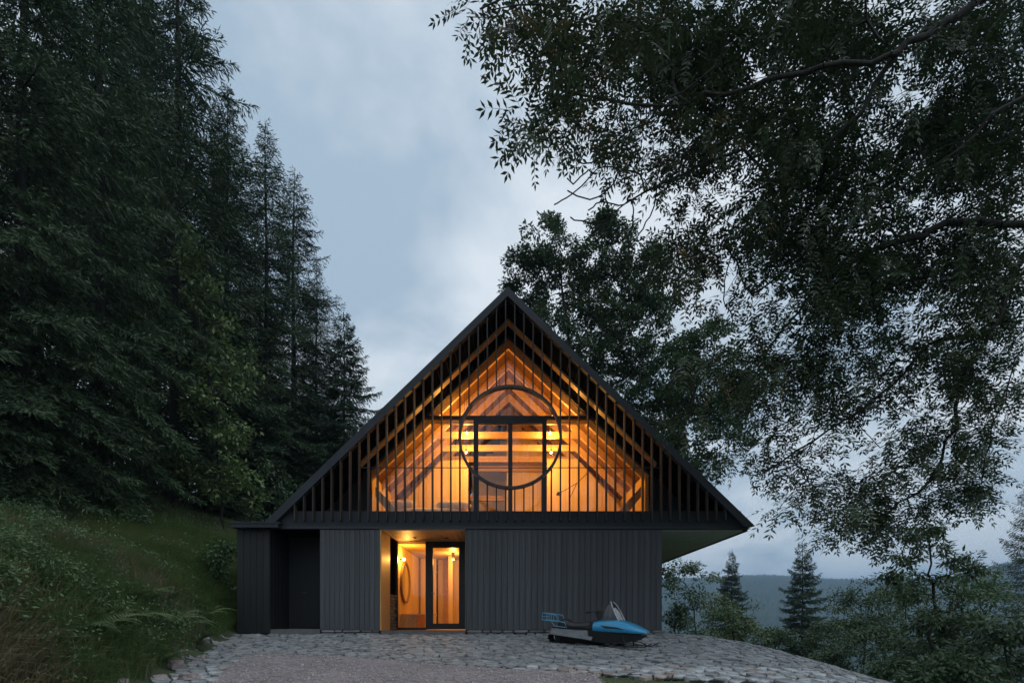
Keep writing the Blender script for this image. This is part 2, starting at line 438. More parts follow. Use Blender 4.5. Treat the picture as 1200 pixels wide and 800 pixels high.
def pebbles():
    n = 42000
    d = RNG.uniform(6.4, 11.5, n); X = RNG.uniform(-1.02, .6, n) * d; Y = d - D
    ok = in_poly(X, Y, GRAVEL); X, Y = X[ok], Y[ok]
    s = RNG.uniform(.007, .02, len(X)) * np.where(RNG.random(len(X)) < .07, 2.0, 1)
    pos = np.stack([X, Y, g(X, Y) + .026], -1)
    o = link(blobs('gravel', pos, s, M_pebble, RNG), 'gravel', recenter=False)
    tag(o, 'loose pinkish grey gravel spread over the drive', kind='stuff')
pebbles()

# ------------------------------------------------------------------ house
XC = -.11; SL = .966; APEX = 8.86; HALF = 6.33; EAVE = APEX - SL * HALF
GY = 1.5      # glass plane
YB = 12.6     # rear of the house
ZF = 3.15     # upper floor
SOF = 8.61    # soffit apex height
house = empty('gabled_house', (XC, 0, 0), 'dark timber house with steep gabled roof and glowing glazed upper gable', 'house')
def hb(mb, name, m, parent=house, bevel=0): return mb.build(name, m, parent, False, bevel)

# roof slabs and barge boards
T = .235
for s in (-1, 1):
    poly = [(XC, APEX), (XC + s * HALF, EAVE), (XC + s * (HALF - .22), EAVE - .015), (XC, APEX - T)]
    o = hb(MB().prism(poly, -.02, YB, 'y'), 'roof', M_roof)
    o['label'] = 'steep dark metal roof slope'
    e = .004
    poly = [(XC, APEX + .02), (XC + s * (HALF + .02), EAVE - .002), (XC + s * (HALF - .25), EAVE - .012), (XC, APEX - .215)]
    hb(MB().prism(poly, -.19, -.024, 'y'), 'barge_board', M_roof)
    # roof seams
    for k in range(1, 9):
        pass
# dark soffit boards lining the sloping underside of the porch gable
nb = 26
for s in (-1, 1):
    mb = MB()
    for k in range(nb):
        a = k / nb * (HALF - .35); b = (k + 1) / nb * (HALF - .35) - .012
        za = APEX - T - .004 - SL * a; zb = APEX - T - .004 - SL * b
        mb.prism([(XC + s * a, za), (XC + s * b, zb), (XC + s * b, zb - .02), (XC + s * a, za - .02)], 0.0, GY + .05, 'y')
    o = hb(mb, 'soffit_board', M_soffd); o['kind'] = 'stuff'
# wooden rake rafter on the porch soffit
for s in (-1, 1):
    z0 = APEX - T - .026
    x1 = HALF - 2.25
    poly = [(XC, z0), (XC + s * x1, z0 - SL * x1), (XC + s * x1, z0 - SL * x1 - .07), (XC, z0 - .07)]
    hb(MB().prism(poly, .72, .96, 'y'), 'porch_rafter', M_woodr)
# fascia band with deck edge
hb(MB().box(XC - HALF + .26, XC + HALF - .26, -.018, .10, 2.725, 3.16), 'fascia_band', M_roof)
hb(MB().prism([(XC - HALF + .02, EAVE - .03), (XC - HALF + .02, 2.70), (XC + HALF - .02, 2.70), (XC + HALF - .02, EAVE - .03)], -.024, .14, 'y').box(XC-HALF+.3, XC+HALF-.3, -.03, -.018, 2.70, 2.76), 'fascia_trim', M_black)
hb(MB().box(XC - 5.6, XC + 5.6, .10, GY - .02, 3.0, 3.14), 'porch_deck', M_cladb)

# slats
CR, CX, CZ = 1.315, XC + .065, EYE + (HOR - 514.3) / F * D
slat_me = None
def slat(x, z0, z1):
    global slat_me
    if slat_me is None:
        me = bpy.data.meshes.new('slat'); mb = MB().box(-.016, .016, -.07, .07, 0, 1)
        me.from_pydata(mb.v, [], mb.f); me.materials.append(M_slat); slat_me = me
    o = bpy.data.objects.new('slat', slat_me); COL.objects.link(o); o.parent = house
    o.location = (x - XC, -.098, z0); o.scale = (1, 1, z1 - z0)
for k in range(-23, 25):
    x = XC - .055 + k * .2362 + .0
    top = APEX - .225 - SL * abs(x - XC) - .01
    z0 = 2.885
    dx = abs(x - CX)
    if dx < CR - .03:
        h = math.sqrt(CR * CR - dx * dx)
        slat(x, z0, CZ - h); slat(x, CZ + h, top)
    elif top > z0 + .1: slat(x, z0, top)
ring = []
for k in range(72):
    a = 2 * pi * k / 72; ring.append((cos(a), sin(a)))
def ring_mesh(r0, r1, ya, yb):
    mb = MB(); n = len(ring)
    rs = [[(CX + r * c, y, CZ + r * q) for c, q in ring] for r, y in ((r0, ya), (r1, ya), (r1, yb), (r0, yb))]
    rs.append(rs[0]); return mb.loft(rs, False, caps=False)
hb(ring_mesh(CR - .045, CR + .02, -.185, -.04), 'ring', M_black)['label'] = 'black steel ring set in the slats'
hb(MB().tube([(-3.97, -.10, 4.262), (3.86, -.10, 4.262)], .012, 6), 'rail', M_black)

# gable glazing
XL, XR = -4.13, 4.08
zk = SOF - .07 - SL * (XC - XL)          # height where the glass meets the slope at the sides
def slope_z(x, off=0): return SOF - off - SL * abs(x - XC)
# solid black corners beside the glass
for s, xe in ((-1, XL), (1, XR)):
    xo = XC + s * (HALF - .62)
    hb(MB().prism([(xe, ZF - .02), (xo, ZF - .02), (xe, slope_z(xe, .02))], GY, GY + .12, 'y'), 'corner_panel', M_cladb)
# frame of the glazed gable
mb = MB(); w_ = .05
for s, xe in ((-1, XL), (1, XR)):
    mb.prism([(XC, slope_z(XC, .02)), (xe, slope_z(xe, .02)), (xe, slope_z(xe, .02) - .10), (XC, slope_z(XC, .02) - .10)], GY - .01 + (.004 if s > 0 else 0), GY + .09, 'y')
    mb.box(xe, xe - s * .06, GY - .012, GY + .088, ZF, slope_z(xe, .1))
hb(mb, 'gable_frame', M_black)
def px_x(px, d): return (px - 600) / F * d
def px_z(py, d): return EYE + (HOR - py) / F * d
dg = D + GY
ZT = px_z(491, dg)
hb(MB().box(px_x(500, dg), px_x(693, dg), GY - .03, GY + .07, ZT, px_z(487.3, dg)), 'transom', M_black)
hb(MB().box(px_x(555, dg), px_x(640.5, dg), GY - .035, GY + .065, px_z(496.5, dg), ZT - .002), 'door_head', M_black)
for a, b in ((555, 560.5), (595.5, 600.5), (635.5, 640.5)):
    hb(MB().box(px_x(a, dg), px_x(b, dg), GY - .028, GY + .068, ZF, px_z(496.5, dg) - .002), 'mullion', M_black)
hb(MB().box(XL + .06, XR - .06, GY - .02, GY + .06, ZF - .01, ZF + .05), 'window_sill', M_black)
# panes
def pane(pts):
    hb(MB().prism(pts, GY + .02, GY + .03, 'y'), 'pane', M_glass)
xa, xb = px_x(503, dg), px_x(688, dg)
zt2 = px_z(487.3, dg)
pane([(xa + .06, zt2), (XC, slope_z(XC, .12)), (xb - .08, zt2)])
xl1 = px_x(555, dg); xr1 = px_x(640.5, dg)
pane([(XL + .06, ZF + .05), (xl1, ZF + .05), (xl1, ZT), (xa, ZT), (XL + .06, slope_z(XL, .16))])
pane([(xr1, ZF + .05), (XR - .06, ZF + .05), (XR - .06, slope_z(XR, .16)), (xb, ZT), (xr1, ZT)])
pane([(px_x(560.5, dg), ZF + .05), (px_x(595.5, dg), ZF + .05), (px_x(595.5, dg), px_z(496.5, dg)), (px_x(560.5, dg), px_z(496.5, dg))])
pane([(px_x(600.5, dg), ZF + .05), (px_x(635.5, dg), ZF + .05), (px_x(635.5, dg), px_z(496.5, dg)), (px_x(600.5, dg), px_z(496.5, dg))])

# upper room: sloping board lining, rafter frames, walls, floor
YR = 6.6
for s in (-1, 1):
    mb = MB(); n = 34; W = 4.15
    for k in range(n):
        a = k / n * W; b = (k + 1) / n * W - .008
        mb.prism([(XC + s * a, slope_z(XC) - .03 - SL * a), (XC + s * b, slope_z(XC) - .03 - SL * b), (XC + s * b, slope_z(XC) - .05 - SL * b), (XC + s * a, slope_z(XC) - .05 - SL * a)], GY + .13, YB - .1, 'y')
    o = hb(mb, 'ceiling_lining', M_lin); o['kind'] = 'stuff'
FR = [1.68, 2.85, 4.05, 5.25, 6.4]
ZC = 6.08
for q, y in enumerate(FR):
    for s in (-1, 1):
        z0 = slope_z(XC) - .055
        x1 = 4.0
        hb(MB().prism([(XC + s * .002, z0), (XC + s * x1, z0 - SL * x1), (XC + s * x1, z0 - SL * x1 - .27), (XC + s * .002, z0 - .27)], y, y + .10, 'y'), 'rafter', M_woodr)
        # knee braces
        xk = XC + s * 3.9
        hb(MB().prism([(xk, 3.95), (xk, 4.25), (XC + s * 3.0, 3.25), (XC + s * 3.0, 3.16), (XC + s * 3.25, 3.16)], y + .012, y + .088, 'y'), 'knee_brace', M_woodr)
    hb(MB().box(XC - 2.28, XC + 2.28, y + .004, y + .096, ZC, ZC + .20), 'collar_beam', M_woodr)
for s in (-1, 1):
    hb(MB().box(XC + s * 4.0, XC + s * 4.1, GY + .13, YB - .1, ZF, 4.62), 'knee_wall', M_ply)
hb(MB().box(XC - 4.1, XC + 4.1, GY + .07, YB - .1, ZF - .12, ZF - .012), 'upper_floor', M_wood)
# rear partition of the upper room: vertical boards, a passage left of the centre
def board_me(name, w, t, m):
    me = bpy.data.meshes.new(name); mb = MB().box(0, w, 0, t, 0, 1); me.from_pydata(mb.v, [], mb.f); me.materials.append(m); return me
bw = .3; pm = board_me('lining_board', bw - .006, .03, M_ply)
x = XC - 4.0
while x < XC + 3.95:
    xm = x + bw / 2
    passage = px_x(549, D + YR) < xm < px_x(592, D + YR)
    y = YR + (2.2 if passage else 0)
    top = slope_z(xm) - .12 - SL * bw / 2
    o = bpy.data.objects.new('lining_board', pm); COL.objects.link(o); o.parent = house
    o.location = (x - XC, y, ZF); o.scale = (1, 1, top - ZF); x += bw
hb(MB().box(px_x(549, D + YR), px_x(593, D + YR), YR + .5, YR + .62, 5.1, 5.3).box(px_x(549, D + YR), px_x(593, D + YR), YR + .9, YR + 1.0, 4.4, 4.5), 'passage_beam', M_woodr)
hb(MB().box(px_x(547, D + YR) - .02, px_x(549.5, D + YR), YR - .04, YR + 2.2, ZF, 5.4), 'passage_jamb', M_woodd)
# crosswall low left: lit partition
dp = D + 4.6
for pp_ in (((462, 603), (472, 590), (517, 540), (549, 539), (549, 603)), ((641, 603), (641, 538), (676, 538), (722, 588), (730, 603))):
    hb(MB().prism([(px_x(a, dp), max(ZF - .005, px_z(b, dp))) for a, b in pp_], 4.55, 4.6, 'y'), 'partition', M_ply)
    a, b = pp_[1:4][0 if pp_[0][0] < 600 else 1], pp_[1:4][1 if pp_[0][0] < 600 else 2]

# ---- ground floor shell
wallx0, wallx1 = -5.0, 3.91
ex0, ex1 = -3.40, -1.22      # entrance recess
ZG = 2.70
mb = MB().box(wallx0, ex0 - .005, .035, .20, .0, ZG).box(ex1 + .005, wallx1, .035, .20, .0, ZG)
hb(mb, 'front_wall', M_black)
hb(MB().box(wallx1 - .2, wallx1, .20, YB - .3, .0, ZG), 'side_wall', M_cladb)
hb(MB().box(wallx0, wallx1, YB - .5, YB - .3, .0, ZG), 'rear_wall', M_cladb)
hb(MB().box(-6.3, -5.005, YB - .5, YB - .3, .0, ZG), 'rear_wall', M_cladb)
rear = MB().prism([(XC - 5.9, ZF - .3), (XC + 5.9, ZF - .3), (XC, SOF - .1)], YB - .09, YB - .03, 'y')
hb(rear, 'rear_gable', M_cladb)
hb(MB().box(wallx0, wallx1, .2, YB - .5, 2.72, 3.0), 'floor_slab', M_black)
# horizontal eave soffits
hb(MB().box(wallx1, XC + HALF - .16, .14, 3.5, 2.675, 2.70), 'eave_soffit', M_sofg)
hb(MB().box(wallx1, XC + HALF - .16, 3.51, YB, 2.672, 2.70), 'eave_soffit', M_sofb)
hb(MB().box(XC + HALF - .155, XC + HALF - .02, .145, YB, 2.66, 2.74), 'eave_edge', M_roof)
mb = MB()
for k in range(14):
    xx = wallx1 + .04 + k * .155
    mb.box(xx, xx + .147, .15, 3.49, 2.662, 2.6745)
o = hb(mb, 'soffit_strip', M_sofg); o['kind'] = 'stuff'

def clad(x0, x1, n, z0, z1, m, y0=0.0, plane='x', fixed=0):
    wd = (x1 - x0) / n; r = random.Random(int(abs(x0) * 100) + n)
    me = bpy.data.meshes.new('board'); mb = MB()
    b_ = .004; w2 = wd - .006
    if plane == 'x': prof = [(0, .028), (0, b_), (b_, 0), (w2 - b_, 0), (w2, b_), (w2, .028)]; mb.prism(prof, 0, 1, 'z')
    else: prof = [(-.028, 0), (-b_, 0), (0, b_), (0, w2 - b_), (-b_, w2), (-.028, w2)]; mb.prism(prof, 0, 1, 'z')
    me.from_pydata(mb.v, [], mb.f); me.materials.append(m)
    for k in range(n):
        o = bpy.data.objects.new('board', me); COL.objects.link(o); o.parent = house
        j = r.uniform(-.001, .0015); zj = r.uniform(-.008, .004)
        if plane == 'x': o.location = (x0 + k * wd - XC, y0 + .003 + j, z0 + zj)
        else: o.location = (fixed - XC + j, x0 + k * wd, z0 + zj)
        o.scale = (1, 1, z1 - z0 - zj)
clad(wallx0, ex0 - .045, 12, .08, ZG - .015, M_clad)
clad(ex1 + .03, wallx1, 33, .08, ZG - .015, M_clad)
# left store wing with flat roof
wx0, wx1 = -7.16, -6.31
wr = 1.17
hb(MB().box(wx0, wx1 - .03, .035, 7.5, -.02, 2.70), 'wing_wall', M_black)
hb(MB().box(wx0 - .04, -6.0, -.20, 7.55, 2.705, 2.80).box(wx0 - .06, -5.95, -.215, 7.56, 2.805, 2.84), 'wing_roof', M_roof)
clad(wx0, wx1, 5, -.01, 2.69, M_cladb)
clad(.035, wr, 6, .0, 2.69, M_cladb, plane='y', fixed=wx1)
hb(MB().box(wx1 - .01, wallx0 - .005, wr, wr + .1, .0, 2.70), 'recess_wall', M_cladb)
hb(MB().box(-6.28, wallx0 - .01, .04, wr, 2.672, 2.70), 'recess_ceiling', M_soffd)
dr = hb(MB().box(-5.98, -5.08, wr - .05, wr - .002, .12, 2.3), 'side_door', M_cladb)
hb(MB().tube([(-5.90, wr - .05, 1.1), (-5.90, wr - .1, 1.1), (-5.78, wr - .1, 1.1)], .01, 6), 'handle', M_alu, dr)
hb(MB().box(-6.3, wallx0 - .01, .02, wr - .05, -.05, .09), 'recess_step', M_conc)
hb(MB().box(wallx0 + .0, wallx0 + .03, .2, YB - .5, 0, ZG), 'side_wall', M_cladb)

# stones of the base course under the boards
r = random.Random(5)
def course(x0, x1, y, z0, z1, rows):
    z = z0
    for q in range(rows):
        h = (z1 - z0) / rows; x = x0
        while x < x1 - .08:
            wd = min(r.uniform(.18, .5), x1 - x)
            n = 8; mb = MB()
            a = .5 * wd - .008; hh = h / 2 - .005
            prof = [(-a, -hh * .6), (-a * .85, -hh), (a * .8, -hh), (a, -hh * .5), (a, hh * .5), (a * .85, hh), (-a * .75, hh), (-a, hh * .5)]
            prof = [(p[0] * r.uniform(.9, 1), p[1] * r.uniform(.85, 1)) for p in prof]
            dpt = r.uniform(.03, .09)
            rg = [[(x + wd / 2 + p[0], y + .1, z + h / 2 + p[1]) for p in prof], [(x + wd / 2 + p[0], y - dpt * .7, z + h / 2 + p[1]) for p in prof], [(x + wd / 2 + p[0] * .85, y - dpt, z + h / 2 + p[1] * .8) for p in prof]]
            mb.loft(rg, False)
            hb(mb, 'stone', M_stoneb)
            x += wd
        z += h
course(-4.98, ex0 - .05, .05, -.06, .075, 2)
course(ex1 + .04, wallx1 + .12, .05, -.08, .075, 2)
# side return at the right corner
# ---- entrance recess
RY = 2.0
hb(MB().box(ex0, ex1, -.03, RY + .2, -.10, .035), 'threshold', M_conc)
hb(MB().box(ex0 + .005, ex1 - .005, -.025, .14, .037, .06), 'threshold_board', M_woodd)
# left jamb: wood boards on the side of the recess, and front edge
hb(MB().box(ex0 - .04, ex0 - .002, -.008, .034, .06, ZG - .01), 'jamb_trim', M_jamb)
jb = board_me('jamb_board', .9, .03, M_wood)
for k in range(7):
    o = hb(MB().box(ex0 - .03, ex0, .04 + k * .13, .04 + k * .13 + .124, .04, 2.66), 'jamb_board', M_jamb)
hb(MB().box(ex0 - .6, ex0 - .55, .9, RY + .1, .04, 2.66).box(ex0 - .55, ex0 - .03, .955, .98, .04, 2.66), 'niche_lining', M_woodd)
hb(MB().box(ex0 - .5, ex0 - .03, .98, RY - .04, 1.02, 1.06), 'niche_shelf', M_woodd)
hb(MB().box(ex1, ex1 + .03, .04, RY + .1, .04, 2.66), 'jamb_panel', M_wood)
# boarded recess ceiling
for k in range(15):
    a = ex0 + k * (ex1 - ex0) / 15
    hb(MB().box(a, a + (ex1 - ex0) / 15 - .007, .0, RY + .02, 2.672, 2.70), 'ceiling_board', M_wood)
hb(MB().box(ex0, ex1, -.012, .002, 2.66, 2.715), 'lintel_trim', M_woodd)
for px, y in ((486, 1.2), (523, 1.25)):
    xx = px_x(px, D + y)
    lo = MB().lathe([(.0, 0), (.055, 0), (.055, -.02), (.04, -.025), (.0, -.025)], (xx, y, 2.672), 14)
    hb(lo, 'downlight', M_black)
# glazed entrance: fixed pane and door
dr_ = D + RY
zt, zb = px_z(634.5, dr_), .06
fx0, fx1, fx2 = px_x(465, dr_), px_x(499, dr_), px_x(546, dr_)
mb = MB().box(fx0 - .03, fx0 + .03, RY - .03, RY + .07, zb, zt).box(fx0 - .03, fx1, RY - .032, RY + .068, zb - .02, zb + .05)
hb(mb, 'window_frame', M_black)
hb(MB().box(fx0 + .03, fx1, RY + .01, RY + .02, zb + .05, zt), 'pane', M_glass)
hb(MB().box(fx0 - .03, fx2 + .12, RY - .04, RY + .08, zt + .002, 2.671), 'window_head', M_wood)
door = hb(MB().box(fx1, px_x(507.5, dr_), RY - .05, RY + .05, zb, zt).box(px_x(538, dr_), fx2 + .1, RY - .05, RY + .05, zb, zt)
   .box(px_x(507.5, dr_), px_x(538, dr_), RY - .048, RY + .048, zb, px_z(730, dr_)).box(px_x(507.5, dr_), px_x(538, dr_), RY - .048, RY + .048, px_z(641.5, dr_), zt), 'door', M_black)
door['label'] = 'black framed glazed entrance door'
hb(MB().box(px_x(507.5, dr_), px_x(538, dr_), RY, RY + .012, px_z(730, dr_), px_z(641.5, dr_)), 'pane', M_glass, door)
hx = px_x(506, dr_)
hb(MB().tube([(hx, RY - .05, 1.13), (hx, RY - .10, 1.13), (hx + .11, RY - .10, 1.13)], .011, 6), 'handle', M_alu, door)
# entrance hall behind
HY = 5.6
hx0 = -3.44
for k in range(12):
    y0 = RY + .1 + k * .29
    hb(MB().box(hx0 - .06, hx0, y0, y0 + .285, .04, 2.62), 'hall_board', M_ply)
hb(MB().box(hx0, 0.3, RY + .2, YB - 3, -.02, .035), 'hall_floor', M_wood)
for k in range(22):
    a = hx0 + k * .165
    hb(MB().box(a, a + .16, RY + .1, HY + 2.2, 2.63, 2.66), 'ceiling_board', M_ply)
hb(MB().box(hx0, px_x(499, D + HY), HY, HY + .1, .035, 2.62), 'hall_wall', M_ply)
hb(MB().box(px_x(491, D + HY), px_x(493, D + HY), HY - .04, HY - .003, .035, 2.62), 'hall_post', M_woodd)
for k in range(9):
    a = px_x(497, D + HY) + k * .22
    hb(MB().box(a, a + .215, HY + (.1 if k < 2 else .5), HY + (.1 if k < 2 else .5) + .05, .035, 2.62), 'wardrobe_door', M_ply if k % 3 else M_wood)
hb(MB().box(px_x(526, 18.4), px_x(531, 18.4), 4.95, 5.15, .035, 2.62), 'hall_post', M_ply)
hb(MB().box(.3, .4, RY + .1, YB - 3, .035, 2.62), 'hall_side_wall', M_ply)

# things in the hall
mir = empty('wall_mirror', (hx0 + .03, D * 0 + 3.02, 1.5), 'round wall mirror with dark rim in the entrance hall', 'mirror')
mc = (hx0 + .03, 3.02, 1.53)
def disc(cx, cy, cz, r, x0, x1, n=36):
    return MB().loft([[(x0, cy + r * cos(2 * pi * k / n), cz + r * sin(2 * pi * k / n)) for k in range(n)], [(x1, cy + r * cos(2 * pi * k / n), cz + r * sin(2 * pi * k / n)) for k in range(n)]], False)
disc(*mc, .60, mc[0] - .02, mc[0] + .012).build('glass', M_chrome, mir, False)
rim = [[(mc[0] + dx, mc[1] + r_ * cos(2 * pi * k / 40), mc[2] + r_ * sin(2 * pi * k / 40)) for k in range(40)] for dx, r_ in ((-.02, .60), (-.02, .66), (.04, .66), (.04, .60), (-.02, .60))]
MB().loft(rim, False, caps=False).build('rim', M_woodd, mir, False)
wl = empty('wall_lamp', (hx0, 2.42, 1.9), 'lit globe wall lamp just inside the fixed entrance pane', 'lamp')
MB().lathe([(0.001, -.05), (.035, -.035), (.05, 0), (.035, .035), (.001, .05)], (hx0 + .11, 2.42, px_z(655, D + 2.42)), 12).build('globe', M_bulb, wl, False)
MB().tube([(hx0, 2.42, px_z(655, D + 2.42)), (hx0 + .06, 2.42, px_z(655, D + 2.42))], .02, 8).build('arm', M_black, wl, False)
def point(name, loc, power, parent, radius=.05, color=(1, .45, .09)):
    l = bpy.data.lights.new(name, 'POINT'); l.energy = power; l.shadow_soft_size = radius; l.color = color
    o = bpy.data.objects.new(name, l); COL.objects.link(o); o.parent = parent; o.location = Vector(loc) - parent.location
    return o
point('light', (hx0 + .22, 2.42, px_z(655, D + 2.42)), 45, wl)
bench = empty('hall_bench', (hx0 + .25, 3.3, .04), 'low wooden bench box under the round mirror', 'bench')
for k in range(8):
    a = hx0 + .01 + k * .062
    MB().box(a, a + .056, 2.42, 2.46, .04, .48).build('front_slat', M_woodr, bench, False)
MB().box(hx0 + .01, hx0 + .5, 2.47, 4.0, .04, .48).build('body', M_woodr, bench, False)
MB().box(hx0 + .01, hx0 + .9, 2.47, 4.05, .485, .52).build('seat', M_wood, bench, False)
sp = empty('ceiling_spotlight', (px_x(531, D + 4.2), 4.2, 2.63), 'small cylindrical spotlight on the hall ceiling seen through the door', 'lamp')
sx = px_x(531, D + 4.2)
MB().lathe([(.001, 0), (.05, 0), (.05, -.22), (.001, -.22)], (sx, 4.2, 2.63), 14).build('housing', M_woodd, sp, False)
MB().lathe([(.001, 0), (.04, 0), (.04, -.01), (.001, -.01)], (sx, 4.2, 2.405), 12).build('bulb', M_bulb, sp, False)
point('light', (sx, 4.2, 2.32), 50, sp)
# firewood in the niche
fw = MB(); r = random.Random(9)
fwt = empty('firewood_stack', (ex0 - .2, 1.5, .04), 'split firewood stacked in the niche beside the entrance', 'firewood')
for q in range(10):
    for k in range(8):
        y = 1.03 + k * .12 + (.05 if q % 2 else 0); z = .09 + q * .096
        if y > RY - .1 or z > .98: continue
        n = 5; a0 = r.uniform(0, 6); rr = r.uniform(.04, .054); xe = ex0 - .035 + r.uniform(-.03, .025)
        mb = MB().loft([[(xx, y + rr * cos(a0 + 2 * pi * i / n), z + rr * sin(a0 + 2 * pi * i / n)) for i in range(n)] for xx in (ex0 - .42, xe)], False)
        mb.build('log', M_log, fwt, False)

# upper room contents
bed = empty('bed', (-3.0, 2.6, ZF), 'low bed with white bedding behind the left slats', 'bed')
MB().box(-3.95, -1.15, 2.15, 4.0, ZF + .0, ZF + .36).build('bed_frame', M_wood, bed, False)
def cushion(x0, x1, y0, y1, z0, z1, name, parent, n=10):
    mb = MB(); rings = []
    for k in range(n + 1):
        t = k / n * 2 - 1; f = (1 - abs(t) ** 4) ** .5 if abs(t) < 1 else .02; f = max(f, .15)
        cx = (x0 + x1) / 2 + t * (x1 - x0) / 2; rg = []
        for j in range(14):
            a = 2 * pi * j / 14; cy, sy = cos(a), sin(a)
            rg.append((cx, (y0 + y1) / 2 + (y1 - y0) / 2 * f * math.copysign(abs(cy) ** .6, cy), (z0 + z1) / 2 + (z1 - z0) / 2 * f * math.copysign(abs(sy) ** .7, sy) * (1 + .12 * sin(5 * t + a * 2))))
        rings.append(rg)
    return mb.loft(rings).build(name, M_white, parent, False)
cushion(-3.9, -1.2, 2.15, 4.0, ZF + .32, ZF + .66, 'mattress', bed)
cushion(-3.75, -2.95, 2.2, 2.6, ZF + .6, ZF + .84, 'pillow', bed)
cushion(-2.35, -1.25, 2.2, 2.7, ZF + .58, ZF + .82, 'pillow', bed)
for s in (-1, 1):
    for q, y in enumerate((2.2, 2.45, 3.5)):
        x = XC + s * (1.33, 1.28, 1.4)[q]; zbulb = px_z((487, 502, 516)[q], D + (1.9, 2.78, 3.98)[q]) if q else 6.5
        zbulb = (6.5, 6.1, 5.85)[q]
        nm = ('first', 'second', 'third')[q]
        pl = empty('pendant_lamp', (x, y, zbulb), f'{"left" if s < 0 else "right"} hanging bare bulb, {nm} one behind the glazed gable', 'lamp', 'bare bulbs between the rafters')
        ztop = slope_z(x) - .06
        MB().tube([(x, y, zbulb + .06), (x, y, ztop)], .006, 5).build('cord', M_black, pl, False)
        MB().lathe([(.001, .1), (.02, .1), (.022, .03), (.001, .03)], (x, y, zbulb), 10).build('socket', M_black, pl, False)
        MB().lathe([(.001, .035), (.03, .02), (.038, -.01), (.03, -.035), (.001, -.045)], (x, y, zbulb), 12).build('bulb', M_bulb, pl, False)
        point('light', (x, y, zbulb - .08), (44, 64, 90)[q], pl, .05)
ch = empty('swing_arm_lamp', (2.2, 2.3, 3.9), 'black swing arm lamp reaching in from the right slope', 'lamp')
dd = D + 2.3
a0 = (px_x(655, dd), 2.3, px_z(578, dd)); a1 = (px_x(676, dd), 2.3, px_z(566, dd)); a2 = (px_x(690, dd), 2.35, px_z(552, dd)); a3 = (px_x(674, dd), 2.35, ZF)
MB().tube([a0, a1, a2], .012, 6).build('arm', M_black, ch, False)
MB().tube([a1, (px_x(668, dd), 2.3, px_z(583, dd)), (px_x(666, dd), 2.3, ZF)], .012, 6).build('pole', M_black, ch, False)
MB().lathe([(.001, .05), (.05, .045), (.09, -.04), (.001, -.04)], a0, 12).build('shade', M_black, ch, False)

# ------------------------------------------------------------------ snowmobile
sn = empty('snowmobile', (0, 0, 0), 'old blue snowmobile with black seat parked on the stones by the right wall', 'snowmobile')
def loc_(o):  # children in local coordinates
    o.location = (0, 0, 0); return o
def sb(mb, name, m, bevel=0, parent=None):
    o = mb.build(name, m, parent or sn, False, bevel); o.location = (0, 0, 0); return o
def section(x, w, zb_, zt_, k=.38, n=14, zc=None):
    # rounded hood section from side to side
    out_ = []
    for i in range(n + 1):
        a = pi * i / n; yy = cos(a); out_.append((x, math.copysign(abs(yy) ** k, yy) * w, zb_ + (zt_ - zb_) * sin(a) ** .6))
    return out_
hood = [section(x, w, a, b) for x, w, a, b in ((1.42, .40, .36, .585), (1.55, .42, .355, .615), (1.78, .43, .35, .64), (1.98, .43, .35, .65), (2.2, .41, .35, .60), (2.42, .35, .345, .52), (2.58, .27, .345, .45), (2.67, .17, .355, .41))]
hd = sb(MB().loft(hood), 'hood', M_blue); 
# raised crease and scoop on the hood
for s in (-1, 1):
    sb(MB().prism([(1.62, .50), (2.02, .475), (2.22, .43), (1.75, .43)], s * .385, s * .432, 'y'), 'hood_scoop', M_black, .008)
sb(MB().prism([(1.5, .645), (1.56, .66), (2.0, .66), (2.06, .632), (2.0, .62), (1.5, .62)], -.2, .2, 'y'), 'dash', M_vinyl, .01)
belly = [[(x, y, z) for y, z in ((-w, b), (-w * .8, a), (w * .8, a), (w, b))] for x, w, a, b in ((1.3, .38, .10, .37), (1.6, .42, .08, .36), (2.1, .40, .09, .35), (2.42, .31, .17, .36), (2.6, .2, .28, .372))]
sb(MB().loft(belly, False), 'belly_pan', M_rubber)
sb(MB().prism([(2.5, .30), (2.70, .33), (2.72, .37), (2.5, .36)], -.2, .2, 'y'), 'front_bumper', M_alu, .01)
sb(MB().prism([(1.18, .38), (1.34, .62), (1.44, .60), (1.46, .36)], -.24, .24, 'y'), 'tank', M_vinyl, .03)
seat = [[(x, y * w, zb2 + (z) * (zt2_ - zb2)) for y, z in ((-1, 0), (-1, .6), (-.8, .93), (0, 1), (.8, .93), (1, .6), (1, 0))] for x, w, zb2, zt2_ in ((.42, .17, .36, .54), (.5, .19, .36, .62), (.62, .2, .36, .61), (.74, .21, .36, .545), (.95, .21, .36, .535), (1.15, .2, .36, .56), (1.3, .17, .36, .60))]
sb(MB().loft(seat), 'seat', M_vinyl)
sb(MB().box(.25, 1.45, -.2, .2, .24, .36), 'tunnel', M_alu)
for s in (-1, 1):
    sb(MB().add([(.3, s * .2, .36), (1.42, s * .2, .33), (1.42, s * .43, .15), (.3, s * .41, .24), (.3, s * .2, .34), (1.42, s * .2, .31), (1.42, s * .43, .125), (.3, s * .41, .215)],
        [(0, 1, 2, 3), (4, 7, 6, 5), (0, 4, 5, 1), (1, 5, 6, 2), (2, 6, 7, 3), (3, 7, 4, 0)]), 'running_board', M_alu)
